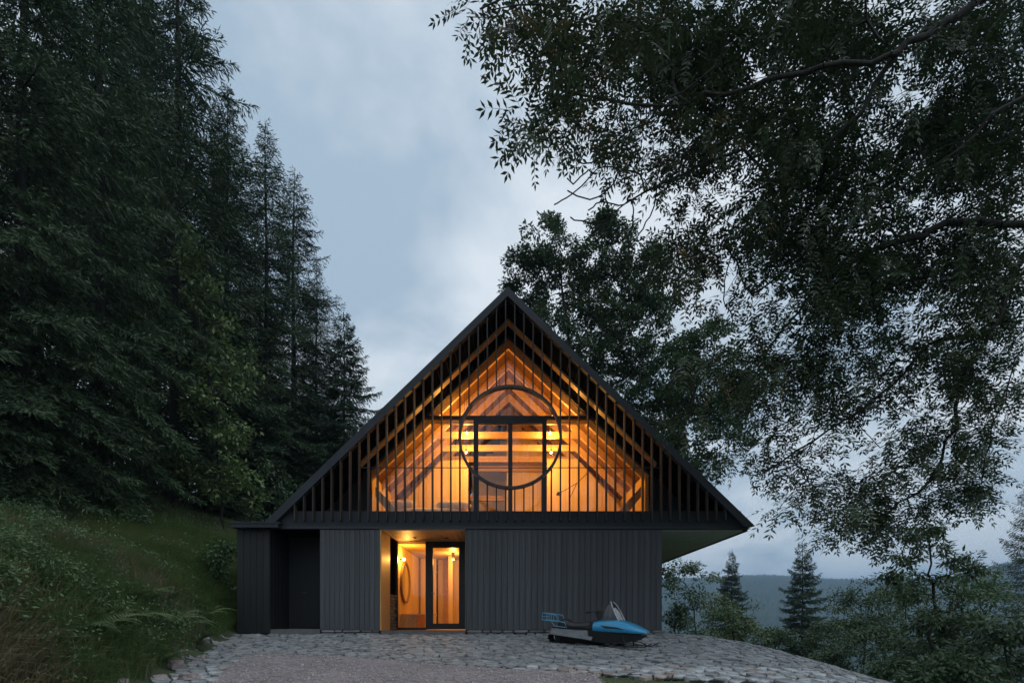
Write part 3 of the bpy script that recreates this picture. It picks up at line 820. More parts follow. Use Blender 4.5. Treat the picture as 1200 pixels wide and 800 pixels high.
# track: a closed loop with lugs
tp = []
for k in range(40):
    t = k / 40
    x0t, x1t, rr = .28, 1.42, .115
    L = x1t - x0t; per = 2 * L + 2 * pi * rr; q = t * per
    if q < L: p = (x0t + q, .015)
    elif q < L + pi * rr: a = (q - L) / rr; p = (x1t + rr * sin(a), .13 - rr * cos(a))
    elif q < 2 * L + pi * rr: p = (x1t - (q - L - pi * rr), .245)
    else: a = (q - 2 * L - pi * rr) / rr; p = (x0t - rr * sin(a), .13 + rr * cos(a))
    tp.append(p)
rg = [[(p[0], y, p[1]) for p in tp] for y in (-.19, .19)]
trk = sb(MB().loft(rg, False, caps=False), 'track', M_rubber)
mb = MB()
for k, p in enumerate(tp):
    q = tp[(k + 1) % 40]; nx_, nz_ = (q[1] - p[1]), -(q[0] - p[0]); l = math.hypot(nx_, nz_); nx_, nz_ = nx_ / l, nz_ / l
    mb.box(p[0] - .012 + nx_ * .015, p[0] + .012 + nx_ * .015, -.19, .19, p[1] - .012 + nz_ * .015, p[1] + .012 + nz_ * .015)
o = sb(mb, 'lug', M_rubber, parent=trk); o['kind'] = 'stuff'
for x in (.45, .8, 1.15):
    for s in (-1, 1):
        o = sb(MB().loft([[(x + .06 * cos(2 * pi * k / 14), s * .14 + dy, .10 + .06 * sin(2 * pi * k / 14)) for k in range(14)] for dy in (-.02, .02)], False), 'idler_wheel', M_rubber)
for s in (-1, 1):
    pts = [(1.75, .0, .05), (1.95, .0, .022), (2.45, .0, .022), (2.7, .0, .04), (2.85, .0, .13)]
    rings = [[(x, s * .40 - .055, z), (x, s * .40 + .055, z), (x, s * .40 + .055, z + .02), (x, s * .40 - .055, z + .02)] for x, _, z in pts]
    ski = sb(MB().loft(rings, False), 'ski', M_rubber)
    sb(MB().tube([(2.25, s * .40, .05), (2.15, s * .36, .28)], .02, 8), 'ski_leg', M_rubber)
    sb(MB().tube([(1.95, s * .40, .05), (2.12, s * .40, .12), (2.25, s * .40, .13), (2.4, s * .40, .12), (2.55, s * .40, .05)], .012, 6), 'leaf_spring', M_rubber)
sb(MB().prism([(.36, .03), (1.4, .03), (1.45, .24), (.3, .24)], -.13, .13, 'y'), 'slide_rail', M_rubber)
# windshield
ws = [[(2.02, -.27, .63), (2.05, 0, .64), (2.02, .27, .63)], [(1.93, -.28, .80), (1.96, 0, .82), (1.93, .28, .80)], [(1.83, -.22, .98), (1.84, 0, 1.0), (1.83, .22, .98)], [(1.76, -.1, 1.08), (1.76, 0, 1.1), (1.76, .1, 1.08)]]
mb = MB().loft(ws, True, False, False)
for s in (-1, 1):
    mb.add([(2.02, s * .27, .63), (1.93, s * .28, .80), (1.83, s * .22, .98), (1.76, s * .1, 1.08), (1.70, s * .2, .95), (1.66, s * .30, .78), (1.62, s * .33, .62)], [(0, 1, 5, 6), (1, 2, 4, 5), (2, 3, 4)], True)
sb(mb, 'windshield', M_shield)
for s in (-1, 1):
    sb(MB().tube([(2.02, s * .27, .63), (1.93, s * .28, .80), (1.83, s * .22, .98), (1.76, s * .1, 1.08)], .014, 6), 'windshield_trim', M_slvr)
sb(MB().tube([(1.5, 0, .55), (1.45, 0, .82)], .03, 8), 'steering_post', M_vinyl)
sb(MB().tube([(1.30, -.36, .80), (1.40, -.26, .83), (1.47, -.1, .83), (1.47, .1, .83), (1.40, .26, .83), (1.30, .36, .80)], .014, 8), 'handlebar', M_black)
for s in (-1, 1):
    sb(MB().tube([(1.25, s * .40, .79), (1.33, s * .32, .815)], .024, 8), 'grip', M_rubber)
sb(MB().prism([(1.38, .78), (1.40, .88), (1.56, .87), (1.58, .66), (1.45, .64)], -.13, .13, 'y'), 'handlebar_pad', M_vinyl, .02)
# rear rack of pale blue tube
for s in (-1, 1):
    sb(MB().tube([(0, s * .22, .56), (0, s * .22, .74), (.38, s * .22, .70), (.44, s * .22, .54), (0, s * .22, .56)], .012, 6), 'rack_tube', M_ltblue)
    sb(MB().tube([(.26, s * .22, .545), (.34, s * .21, .42), (.68, s * .21, .40), (.62, s * .21, .52), (.42, s * .22, .545)], .012, 6), 'rack_tube', M_ltblue)
    for x in (.13, .25):
        sb(MB().tube([(x, s * .22, .555), (x, s * .22, .725)], .009, 6), 'rack_tube', M_ltblue)
for z in (.56, .65, .74):
    sb(MB().tube([(0, -.22, z), (0, .22, z)], .011, 6), 'rack_tube', M_ltblue)
for x in (.1, .2, .3):
    sb(MB().tube([(x, -.22, .557), (x, .22, .557)], .008, 6), 'rack_tube', M_ltblue)
sb(MB().box(.24, .27, -.15, .15, .30, .40), 'tail_light', mat('red_lens', (.25, .01, .01), .3))
# stand it on the stones, nose towards the camera's right
rp = G(636, 750); fp = G(752, 757)
x0s, y0s = px_x(640, 12.05), 12.05 - D
x1s, y1s = px_x(757, 10.95), 10.95 - D
ang = math.atan2(y1s - y0s, x1s - x0s)
zA = float(g(x0s, y0s)) + .035; zB = float(g(x1s, y1s)) + .035
pitch = math.atan2(zB - zA, math.hypot(x1s - x0s, y1s - y0s))
sn.location = (x0s - .03, y0s, zA); sn.rotation_euler = (0, -pitch, ang)
sc_ = math.hypot(x1s - x0s, y1s - y0s) / 2.6; sn.scale = (sc_,) * 3
#VEGETATION
# ------------------------------------------------------------------ plants
def norm(a): return a / (np.linalg.norm(a, axis=-1, keepdims=True) + 1e-9)

def tubes(P0, P1, R0, R1, sides):
    """tapered prisms along many edges at once"""
    d = norm(P1 - P0); up = np.where(np.abs(d[:, 2:3]) > .9, np.array([[1., 0, 0]]), np.array([[0, 0, 1.]]))
    a = norm(np.cross(d, up)); b = np.cross(d, a); n = len(P0)
    k = np.arange(sides) * 2 * pi / sides
    off = a[:, None] * np.cos(k)[None, :, None] + b[:, None] * np.sin(k)[None, :, None]
    V = np.concatenate([P0[:, None] + off * R0[:, None, None], P1[:, None] + off * R1[:, None, None]], 1).reshape(-1, 3)
    i = np.arange(sides); j = (i + 1) % sides
    q = np.stack([i, j, j + sides, i + sides], -1)
    Fq = (q[None] + (np.arange(n) * 2 * sides)[:, None, None]).reshape(-1, 4)
    return V, Fq

def kites(C, Dr, Nn, L, W):
    """leaf-shaped quads: base C, direction Dr, normal Nn"""
    Dr = norm(Dr); s = norm(np.cross(Dr, Nn)); L = np.asarray(L).reshape(-1, 1); W = np.asarray(W).reshape(-1, 1)
    m = C + Dr * L * .45
    V = np.stack([C, m + s * W * .5, C + Dr * L, m - s * W * .5], 1).reshape(-1, 3)
    Fq = np.arange(len(C) * 4).reshape(-1, 4)
    return V, Fq

def rdir(rng, n):
    v = rng.normal(size=(n, 3)); return norm(v)

class Skel:
    """branches that reach for given points, the trunk first"""
    def __init__(s, rng): s.p = []; s.par = []; s.dist = []; s.rng = rng
    def node(s, p, par):
        s.p.append(np.asarray(p, float)); s.par.append(par)
        s.dist.append(0 if par < 0 else s.dist[par] + np.linalg.norm(s.p[-1] - s.p[par])); return len(s.p) - 1
    def path(s, pts, start=None, step=.35, jit=.03):
        pts = [np.asarray(q, float) for q in pts]
        if start is None and s.p:
            A = np.array(s.p); start = int(np.argmin(((A - pts[0]) ** 2).sum(1)))
        if start is None: cur = s.node(pts[0], -1)
        else: cur = start; pts = [s.p[start]] + pts
        # Catmull-Rom
        for i in range(len(pts) - 1):
            p0, p1, p2, p3 = pts[max(i - 1, 0)], pts[i], pts[i + 1], pts[min(i + 2, len(pts) - 1)]
            n = max(1, int(np.linalg.norm(p2 - p1) / step))
            for k in range(1, n + 1):
                t = k / n
                q = .5 * (2 * p1 + (p2 - p0) * t + (2 * p0 - 5 * p1 + 4 * p2 - p3) * t * t + (3 * p1 - p0 - 3 * p2 + p3) * t ** 3)
                cur = s.node(q + s.rng.normal(size=3) * jit, cur)
        return cur
    def reach(s, targets, step=.35, back=.25, jit=.05, sag=.0):
        targets = np.asarray(targets, float)
        root = s.p[0]; order = np.argsort(np.min(np.linalg.norm(targets[:, None] - np.array(s.p)[None, ::3], axis=2), axis=1))
        A = np.zeros((len(s.p) + 12 * len(targets) + 10, 3)); A[:len(s.p)] = s.p; Ds = np.zeros(len(A)); Ds[:len(s.p)] = s.dist
        for t in order:
            q = targets[t]; m = len(s.p)
            dd = np.linalg.norm(A[:m] - q, axis=1); c = dd + back * Ds[:m] * .35
            c[dd < .12] += 1
            i = int(np.argmin(c)); p = s.p[i]; L = dd[i]; n = int(np.clip(L / step, 2, 10)); cur = i
            par = s.par[i]; tang = norm(p - s.p[par]) if par >= 0 else np.array([0, 0, 1.])
            ctrl = p + tang * L * .35 + (q - p) * .2 + np.array([0, 0, sag * L])
            for k in range(1, n + 1):
                tt = k / n; pt = (1 - tt) ** 2 * p + 2 * tt * (1 - tt) * ctrl + tt * tt * q + s.rng.normal(size=3) * jit * (k < n)
                cur = s.node(pt, cur)
                if cur < len(A): A[cur] = pt; Ds[cur] = s.dist[cur]
    def mesh(s, tip=.006, power=.46, rmax=9, sides=(3, 6), floor=None):
        n = len(s.p); cnt = np.zeros(n); has = np.zeros(n, bool)
        for i in range(n - 1, 0, -1):
            if not has[i]: cnt[i] += 1
            cnt[s.par[i]] += cnt[i]; has[s.par[i]] = True
        R = np.minimum(tip * cnt ** power, rmax)
        if floor: R[:floor[0]] = np.maximum(R[:floor[0]], floor[1])
        Pn = np.array(s.p); par = np.array(s.par); e = np.arange(1, n)
        e = e[par[e] >= 0]
        Rp = np.minimum(R[par[e]], R[e] * 1.35 + .002); thick = R[e] > .03
        Vs, Fs, off = [], [], 0
        for mk, sd in ((thick, sides[1]), (~thick, sides[0])):
            ee = e[mk]
            if not len(ee): continue
            V, Fq = tubes(Pn[par[ee]], Pn[ee], Rp[mk], R[ee], sd)
            Vs.append(V); Fs.append(Fq + off); off += len(V)
        return np.concatenate(Vs), [np.concatenate(Fs)]

def make_tree(name, loc, skel_mesh, leaf_mesh, bark, leafm, label, cat='tree', group=None):
    root = empty(name, tuple(float(c) for c in loc), label, cat, group)
    loc = np.asarray(loc, float)
    me = mesh_np('trunk', skel_mesh[0] - loc, skel_mesh[1], [bark], smooth=True)
    o = bpy.data.objects.new('trunk', me); COL.objects.link(o); o.parent = root
    me = mesh_np('crown', leaf_mesh[0] - loc, leaf_mesh[1], leafm if isinstance(leafm, list) else [leafm], leaf_mesh[2] if len(leaf_mesh) > 2 else None)
    o = bpy.data.objects.new('crown', me); COL.objects.link(o); o.parent = root
    return root

def leaves_simple(rng, centers, per, rad, L, W, droop=.4):
    n = len(centers) * per
    C = np.repeat(centers, per, 0); r = np.repeat(np.broadcast_to(rad, len(centers)), per)
    o = rdir(rng, n) * (rng.random((n, 1)) ** .5) * r[:, None]; o[:, 2] *= .6
    d = norm(norm(o) + rdir(rng, n) * .8 + np.array([0, 0, -droop]))
    nn = norm(np.array([0, 0, 1.]) + rdir(rng, n) * .7)
    V, Fq = kites(C + o, d, nn, L * rng.uniform(.6, 1.3, n), W * rng.uniform(.7, 1.2, n)); return V, [Fq]

def leaves_pinnate(rng, centers, per, rad, L=.26, l=.085, w=.028, pairs=4, tips=None):
    n = len(centers) * per
    C = np.repeat(centers, per, 0); r = np.repeat(np.broadcast_to(rad, len(centers)), per)
    o = rdir(rng, n) * (rng.random((n, 1)) ** .6) * r[:, None]; o[:, 2] *= .75
    d = norm(norm(o) * .9 + rdir(rng, n) * .45 + np.array([0, 0, -.45]))
    up = norm(np.array([0, 0, 1.]) + rdir(rng, n) * .5); s = norm(np.cross(d, up)); up = np.cross(s, d)
    Ln = L * rng.uniform(.7, 1.2, n)
    Vs, Fs, off = [], [], 0
    for k in range(pairs):
        t = .28 + .66 * k / (pairs - 1)
        for sg in (-1, 1):
            base = C + o + d * (Ln * t)[:, None] + np.array([0, 0, -1.]) * (Ln * t * t * .18)[:, None]
            dr = norm(d * .55 + s * sg * .85 + np.array([0, 0, -.15]) + rdir(rng, n) * .12)
            V, Fq = kites(base, dr, up + rdir(rng, n) * .35, l * rng.uniform(.8, 1.15, n) * Ln / L, w * rng.uniform(.8, 1.1, n))
            Vs.append(V); Fs.append(Fq + off); off += len(V)
    V, Fq = kites(C + o + d * Ln[:, None] * .98 + np.array([0, 0, -1.]) * (Ln * .17)[:, None], d + np.array([0, 0, -.3]), up, l * np.ones(n), w * np.ones(n))
    Vs.append(V); Fs.append(Fq + off); off += len(V)
    # the stalk
    V, Fq = kites(C + o, d + np.array([0, 0, -.12]), up, Ln, np.full(n, .006)); Vs.append(V); Fs.append(Fq + off)
    return np.concatenate(Vs), [np.concatenate(Fs)]

# ---- spruces
def spruce_mesh(seed, H, R, t0=.04, dens=1.0, shape=.85, gap=.12, hang=.75, nl=.2, nw=.042):
    rng = np.random.default_rng(seed)
    hs = np.linspace(0, H, 26); lean = rng.normal(size=2) * .012
    tr = np.stack([lean[0] * hs + .05 * np.sin(hs * .4 + seed), lean[1] * hs + .05 * np.cos(hs * .33), hs], -1)
    r0 = .0085 * H
    rad = r0 * (1 - hs / H) ** .9 + .012
    V, Fq = tubes(tr[:-1], tr[1:], rad[:-1], rad[1:], 8)
    TV, TF, toff = [V], [Fq], len(V)
    P0, P1, Q0, Q1 = [], [], [], []; NC, ND, NN, NL = [], [], [], []
    z = H * t0; ph = rng.uniform(0, 6)
    while z < H - .15:
        t = z / H; nb = rng.integers(4, 7) if t < .9 else rng.integers(3, 5)
        Lm = R * ((1 - t) ** shape) * (1 - .35 * max(0, (.22 - t) / .22))
        ax = np.array([np.interp(z, hs, tr[:, 0]), np.interp(z, hs, tr[:, 1]), z])
        for b in range(nb):
            if rng.random() < gap: continue
            ph += 2.4 + rng.normal() * .3
            L = Lm * rng.choice([rng.uniform(.5, .8), rng.uniform(.8, 1.2)]) + .15
            el = np.interp(t, [0, .5, .85, 1], [-.35, -.1, .35, .95]) + rng.normal() * .08
            dh = np.array([cos(ph), sin(ph), 0]); n = max(3, int(L / .35)); pts = [ax + np.array([0, 0, rng.normal() * .08])]
            for k in range(1, n + 1):
                u = k / n; e = el + (-.35 * sin(u * pi) * (1 - t)) + .55 * max(0, u - .6)
                pts.append(pts[-1] + (dh * cos(e) + np.array([0, 0, sin(e)])) * L / n + rng.normal(size=3) * .015)
            pts = np.array(pts); rr = np.linspace(.008 + .006 * L, .004, len(pts))
            P0.append(pts[:-1]); P1.append(pts[1:]); Q0.append(rr[:-1]); Q1.append(rr[1:])
            # side twigs
            ns = max(3, int(L / (.15 / dens)))
            us = np.linspace(.12, 1, ns); side = np.array([-sin(ph), cos(ph), 0])
            B = np.stack([np.interp(us, np.linspace(0, 1, len(pts)), pts[:, i]) for i in range(3)], -1)
            for sg in (-1, 1):
                tl = (.10 + .34 * L * (1 - us) ** .7 * np.minimum(1, us * 3.5)) * rng.uniform(.6, 1.2, ns); tl = np.minimum(tl, 1.0)
                td = norm(dh * .75 + side * sg * .8 + np.array([0, 0, -.25 * hang]) + rng.normal(size=(ns, 3)) * .12)
                m = np.maximum(1, (tl / .045).astype(int)); idx = np.repeat(np.arange(ns), m)
                fr = np.concatenate([(np.arange(k) + .6) / k for k in m])
                pos = B[idx] + td[idx] * (tl[idx] * fr)[:, None] + np.array([0, 0, -1.]) * (hang * .35 * (tl[idx] * fr) ** 1.5)[:, None]
                NC.append(pos); ND.append(td[idx] + np.array([0, 0, -.5 * hang]) * fr[:, None] + rng.normal(size=pos.shape) * .35); NN.append(np.array([0, 0, 1.]) + rng.normal(size=pos.shape) * .8)
                NL.append(np.full(len(pos), nl))
            # needles on the branch itself
            NC.append(B); ND.append(np.tile(dh, (ns, 1)) + rng.normal(size=B.shape) * .3); NN.append(np.array([0, 0, 1.]) + rng.normal(size=B.shape) * .6); NL.append(np.full(ns, nl * 1.1))
        z += (.26 + .16 * (1 - t)) * rng.uniform(.8, 1.2) * (H / 22) ** .5
    # leader
    k = 12; zz = np.linspace(H - .7, H + .1, k); NC.append(np.stack([np.full(k, tr[-1, 0]), np.full(k, tr[-1, 1]), zz], -1)); ND.append(np.array([0, 0, 1.]) + rng.normal(size=(k, 3)) * .5); NN.append(rng.normal(size=(k, 3))); NL.append(np.full(k, .16))
    # dead stubs on the bare stem
    for _ in range(int(40 * t0 * 3)):
        z = rng.uniform(.6, max(.8, H * t0)); a = rng.uniform(0, 6.28); L = rng.uniform(.3, 1.3)
        p = np.array([[0, 0, z], [cos(a) * L, sin(a) * L, z - .25 * L]]); P0.append(p[:1]); P1.append(p[1:]); Q0.append(np.array([.015])); Q1.append(np.array([.004]))
    V, Fq = tubes(np.concatenate(P0), np.concatenate(P1), np.concatenate(Q0), np.concatenate(Q1), 3)
    TV.append(V); TF.append(Fq + toff)
    NC, ND, NN, NL = map(np.concatenate, (NC, ND, NN, NL)); n = len(NC)
    kv, kf = kites(NC, ND, NN, NL * rng.uniform(.7, 1.3, n), nw * rng.uniform(.7, 1.3, n))
    return (np.concatenate(TV), [np.concatenate(TF)]), (kv, [kf])

def spruce_proto(seed, H, R, m=None, **k):
    a, b = spruce_mesh(seed, H, R, **k)
    tm = mesh_np('spruce_trunk', a[0], a[1], [M_bark], smooth=True); cm = mesh_np('spruce_crown', b[0], b[1], [m or M_needle])
    return tm, cm, H
SP_A = spruce_proto(1, 24, 4.3, shape=.7, t0=.02, gap=.04, dens=1.15)
SP_B = spruce_proto(2, 24, 4.5, t0=.06, gap=.14, shape=.68, dens=1.0)
SP_C = spruce_proto(3, 24, 3.2, t0=.36, gap=.15, shape=.55, dens=.8)
SP_D = spruce_proto(4, 12, 3.7, t0=.02, gap=.02, dens=1.9, m=M_needle2, nl=.17, nw=.045)

def put_spruce(proto, x, y, H, rot, label, group=None, wide=1.0, name='spruce_tree'):
    root = empty(name, (x, y, float(g(x, y)) - .15), label, 'tree', group)
    s = H / proto[2]; root.scale = (s * wide, s * wide, s); root.rotation_euler = (0, 0, rot)
    for nm, me in (('trunk', proto[0]), ('crown', proto[1])):
        o = bpy.data.objects.new(nm, me); COL.objects.link(o); o.parent = root
    return root
def spruce_at(proto, px, top, d, rot, label, group=None, wide=1.0):
    x, y = (px - 600) / F * d, d - D
    top_z = EYE + (HOR - top) / F * d
    return put_spruce(proto, x, y, top_z - float(g(x, y)) + .15, rot, label, group, wide)

spruce_at(SP_B, 311, 147, 28, 0.3, 'tall thin-topped spruce with its bare stem showing, left of the sky')
spruce_at(SP_B, 342, 200, 31, 2.1, 'spruce close behind the thin-topped spruce, drooping towards the sky', wide=1.15)
spruce_at(SP_D, 403, 366, 31, 1.0, 'small pointed spruce standing nearest the left roof slope', wide=.92)
spruce_at(SP_B, 372, 300, 36, 4.0, 'half hidden spruce between the tall spruce and the small pointed one', wide=.9)
spruce_at(SP_B, 205, -190, 22, 1.3, 'very tall spruce with ragged branches hanging over the sky edge', wide=.92)
spruce_at(SP_A, 262, 100, 26, 5.0, 'dense spruce behind the light leafy maple', wide=.9)
spruce_at(SP_A, 120, -330, 17.5, 2.6, 'big dark spruce with sweeping boughs above the grassy knoll', wide=.8)
spruce_at(SP_A, 25, -380, 14, 0.9, 'darkest spruce filling the left edge with long drooping boughs', wide=.85)
spruce_at(SP_A, -95, -500, 12.5, 3.3, 'near spruce whose boughs enter at the left edge of the view', wide=.8)
spruce_at(SP_B, 168, -60, 27, 3.6, 'spruce with sparse top between the two tallest spruces')
rr = random.Random(4)
G1 = 'bare-stemmed spruces deep in the left wood'
for px, top, d in ((70, 60, 30), (105, 0, 36), (140, 40, 33), (160, 80, 40), (190, 70, 36), (215, 90, 42), (235, 140, 34), (30, 20, 34), (0, -40, 26), (125, 60, 46), (178, 120, 48), (85, 80, 42), (275, 200, 38), (50, 90, 46), (300, 260, 42)):
    spruce_at(SP_C, px, top, d, rr.uniform(0, 6), 'bare-stemmed spruce deep in the wood behind the big spruces', G1, rr.uniform(.9, 1.2))
G2 = 'young spruces closing the foot of the wood'
for px, top, d in ((20, 430, 17), (70, 470, 20), (300, 430, 27), (330, 440, 30), (255, 500, 24), (360, 450, 33), (205, 505, 25), (160, 530, 24), (-10, 300, 15), (390, 480, 36), (120, 520, 23)):
    spruce_at(SP_D, px, top, d, rr.uniform(0, 6), 'young dark spruce in the thicket at the foot of the wood', G2, rr.uniform(1.1, 1.5))
spruce_at(SP_D, 100, 565, 15.5, 1.9, 'little light green spruce sapling on top of the grassy bank', wide=1.6)
# right side
spruce_at(SP_D, 940, 634, 30, .4, 'free standing small spruce beside the paving, hills behind it', wide=.86)
spruce_at(SP_D, 857, 645, 33, 2.2, 'slim spruce rising behind the bushes next to the right wall', wide=.8)
spruce_at(SP_B, 1203, 560, 34, 1.2, 'spruce cut off by the right edge above the elder bushes', wide=.8)
# ---- broadleaved trees from blobs in the crown
def blob_tree(name, seed, d, trunk_px, blobs, label, leaf, lw, per, rad, mats_, group=None, step=.4, tip=.008, bark=None, dz=.7, n_per=1.0, pin=False, droop=.3, cat='tree'):
    rng = np.random.default_rng(seed); k = d / F
    b0 = (trunk_px[0][0] - 600) * k, d - D
    base = np.array([b0[0], b0[1], float(g(*b0)) - .1])
    sk = Skel(rng)
    pts = [base] + [P(px, py, d + o) for px, py, o in trunk_px[1:]]
    sk.path(pts, step=step)
    T = []
    for (px, py, rx, ry) in blobs:
        c = P(px, py, d + rng.uniform(-dz, dz) * rx * k * .5); a, b = rx * k, ry * k
        n = max(8, int(n_per * a * b * 7.5))
        v = rdir(rng, n) * (rng.random((n, 1)) ** .38)
        T.append(c + v * np.array([a, a * dz, b]))
    T = np.concatenate(T)
    sk.reach(T, step=step)
    S_ = sk.mesh(tip=tip)
    L = (leaves_pinnate if pin else leaves_simple)(rng, T, per, rad, leaf, lw) if not pin else leaves_pinnate(rng, T, per, rad, leaf, leaf * .36, lw, 4)
    return make_tree(name, base, S_, L, bark or M_bark, mats_, label, cat, group)

# big tree behind the roof
blob_tree('ash_tree', 21, 28, [(672, 700, 0), (672, 480, 0), (668, 410, 0), (660, 345, 0), (650, 290, 0)],
    [(640, 290, 30, 26), (608, 305, 14, 20), (700, 272, 24, 20), (670, 320, 48, 38), (620, 345, 26, 26), (725, 290, 24, 30), (755, 320, 34, 44), (700, 360, 55, 40), (745, 385, 42, 46), (640, 385, 30, 30), (690, 420, 40, 40), (745, 440, 40, 40), (775, 350, 16, 18), (600, 335, 8, 10), (650, 262, 12, 10), (770, 300, 14, 18), (705, 256, 12, 8)],
    'round crowned ash standing behind the ridge of the roof', .19, .095, 80, .42, M_leaf, n_per=2.5, dz=.9)
blob_tree('ash_tree', 22, 26.5, [(772, 740, 0), (776, 620, 0), (788, 540, 0), (812, 470, 0), (822, 420, 0)],
    [(838, 386, 20, 16), (820, 420, 42, 34), (790, 440, 34, 42), (860, 440, 30, 40), (800, 490, 46, 40), (850, 500, 36, 42), (830, 550, 26, 24), (780, 500, 26, 36), (875, 470, 20, 40), (752, 470, 22, 24), (805, 540, 22, 18)],
    'lighter green ash half covered by the overhanging branches right of the roof', .19, .095, 80, .42, M_leaf, n_per=2.5, dz=.9)
# light leafy maple in front of the wood on the left
blob_tree('maple_tree', 23, 20.5, [(262, 640, 0), (258, 560, 0), (250, 470, 0), (235, 380, 0), (225, 330, 0)],
    [(225, 300, 20, 30), (235, 345, 30, 30), (262, 400, 30, 36), (225, 420, 34, 40), (275, 450, 28, 34), (250, 490, 40, 36), (215, 520, 30, 40), (278, 520, 30, 40), (250, 570, 44, 34), (288, 575, 22, 26)],
    'yellowish maple in front of the dark spruces', .2, .12, 44, .42, M_leafy, n_per=1.1)
blob_tree('rowan_tree', 24, 22, [(330, 655, 0), (328, 590, 0), (324, 560, 0)],
    [(318, 560, 24, 24), (345, 575, 26, 24), (300, 590, 26, 22), (330, 610, 34, 18), (362, 595, 18, 18)],
    'low leafy rowan just behind the flat roofed wing', .2, .09, 26, .35, M_leaf)
blob_tree('hazel_bush', 61, 14.6, [(262, 712, 0), (258, 690, 0), (256, 660, 0)],
    [(255, 660, 14, 20), (240, 672, 16, 18), (262, 640, 10, 12), (252, 690, 20, 14)],
    'dense low bush pressed against the side of the wing', .13, .06, 60, .3, M_leaf, cat='bush', n_per=3.0, tip=.006)
blob_tree('hazel_bush', 62, 12.4, [(205, 745, 0), (208, 730, 0), (210, 712, 0)],
    [(205, 712, 24, 16), (225, 722, 16, 14), (185, 722, 16, 12)],
    'dark leafy bush halfway down the bank above the big rock', .11, .055, 60, .28, M_leaf, cat='bush', n_per=4.0, tip=.006)
# bushes to the right of the house
blob_tree('birch_bush', 31, 20, [(818, 770, 0), (815, 730, 0), (808, 690, 0)],
    [(800, 690, 24, 34), (784, 672, 14, 18), (786, 735, 14, 22), (812, 745, 24, 16), (815, 720, 30, 24), (790, 720, 16, 26), (812, 668, 14, 12)],
    'loose birch bush touching the right corner of the wall', .12, .065, 70, .36, M_leaf, cat='bush', n_per=2.2, tip=.006)
blob_tree('birch_bush', 32, 21, [(862, 775, 0), (858, 740, 0), (848, 700, 0)],
    [(838, 690, 20, 24), (862, 715, 28, 26), (835, 725, 26, 22), (880, 740, 16, 14), (858, 745, 34, 10)],
    'rounded pale stemmed bush under the slim spruce', .12, .065, 70, .36, M_leafy, cat='bush', n_per=2.2, tip=.006)
for q, (px, py, d, w_, h_, lab) in enumerate((
    (1010, 715, 24, 50, 40, 'broad elder bush next to the small free standing spruce'),
    (1060, 705, 21, 40, 44, 'elder bush filling the gap below the hanging branches'),
    (1150, 712, 17, 60, 52, 'large dark elder bush at the right edge'),
    (1100, 745, 15, 60, 34, 'low dark elder bush in front of the layered rowan'),
    (1180, 765, 12, 60, 46, 'nearest elder bush in the lower right corner'),
    (1035, 750, 20, 46, 22, 'low bush along the grass edge of the paving'),
    (970, 745, 27, 34, 22, 'small bush at the foot of the free standing spruce'),
    (985, 778, 21, 50, 22, 'spreading low bush behind the curved grass verge'),
    (1062, 790, 15, 50, 24, 'hazel like bush where the paving meets the bottom corner'),
    (905, 748, 26, 26, 14, 'tiny round bush where the paving dips out of sight'),
    (1010, 745, 22, 44, 30, 'bush under the broad elder, its leaves touching the verge'),
    (1120, 775, 17, 70, 40, 'wide bush behind the thin dark rowan stems'),
    (1110, 790, 12, 50, 24, 'dark undergrowth bush on the slope below the paving'))):
    blob_tree('elder_bush', 40 + q, d, [(px, py + h_ + 30, 0), (px + 3, py + h_ * .6, 0), (px, py, 0)],
        [(px, py, w_ * .8, h_ * .8), (px - w_ * .55, py + h_ * .2, w_ * .45, h_ * .6), (px + w_ * .55, py + h_ * .1, w_ * .45, h_ * .65), (px + w_ * .2, py - h_ * .5, w_ * .4, h_ * .4), (px - w_ * .3, py - h_ * .45, w_ * .35, h_ * .35)],
        lab, .14, .068, 66, .38, M_leaf, cat='bush', n_per=1.5, tip=.007, dz=1.0)
blob_tree('rowan_tree', 51, 14.5, [(1092, 860, 0), (1090, 760, 0), (1095, 700, 0), (1088, 660, 0), (1092, 630, 0)],
    [(1085, 640, 26, 8), (1060, 655, 20, 7), (1125, 655, 26, 7), (1050, 675, 14, 6), (1145, 668, 16, 6), (1100, 680, 40, 8), (1060, 700, 26, 8), (1135, 700, 30, 9), (1095, 622, 12, 7), (1100, 725, 50, 14), (1070, 628, 10, 5)],
    'layered rowan with thin dark stems in front of the hills', .16, .06, 40, .24, M_leaf, n_per=5, tip=.007, step=.25)

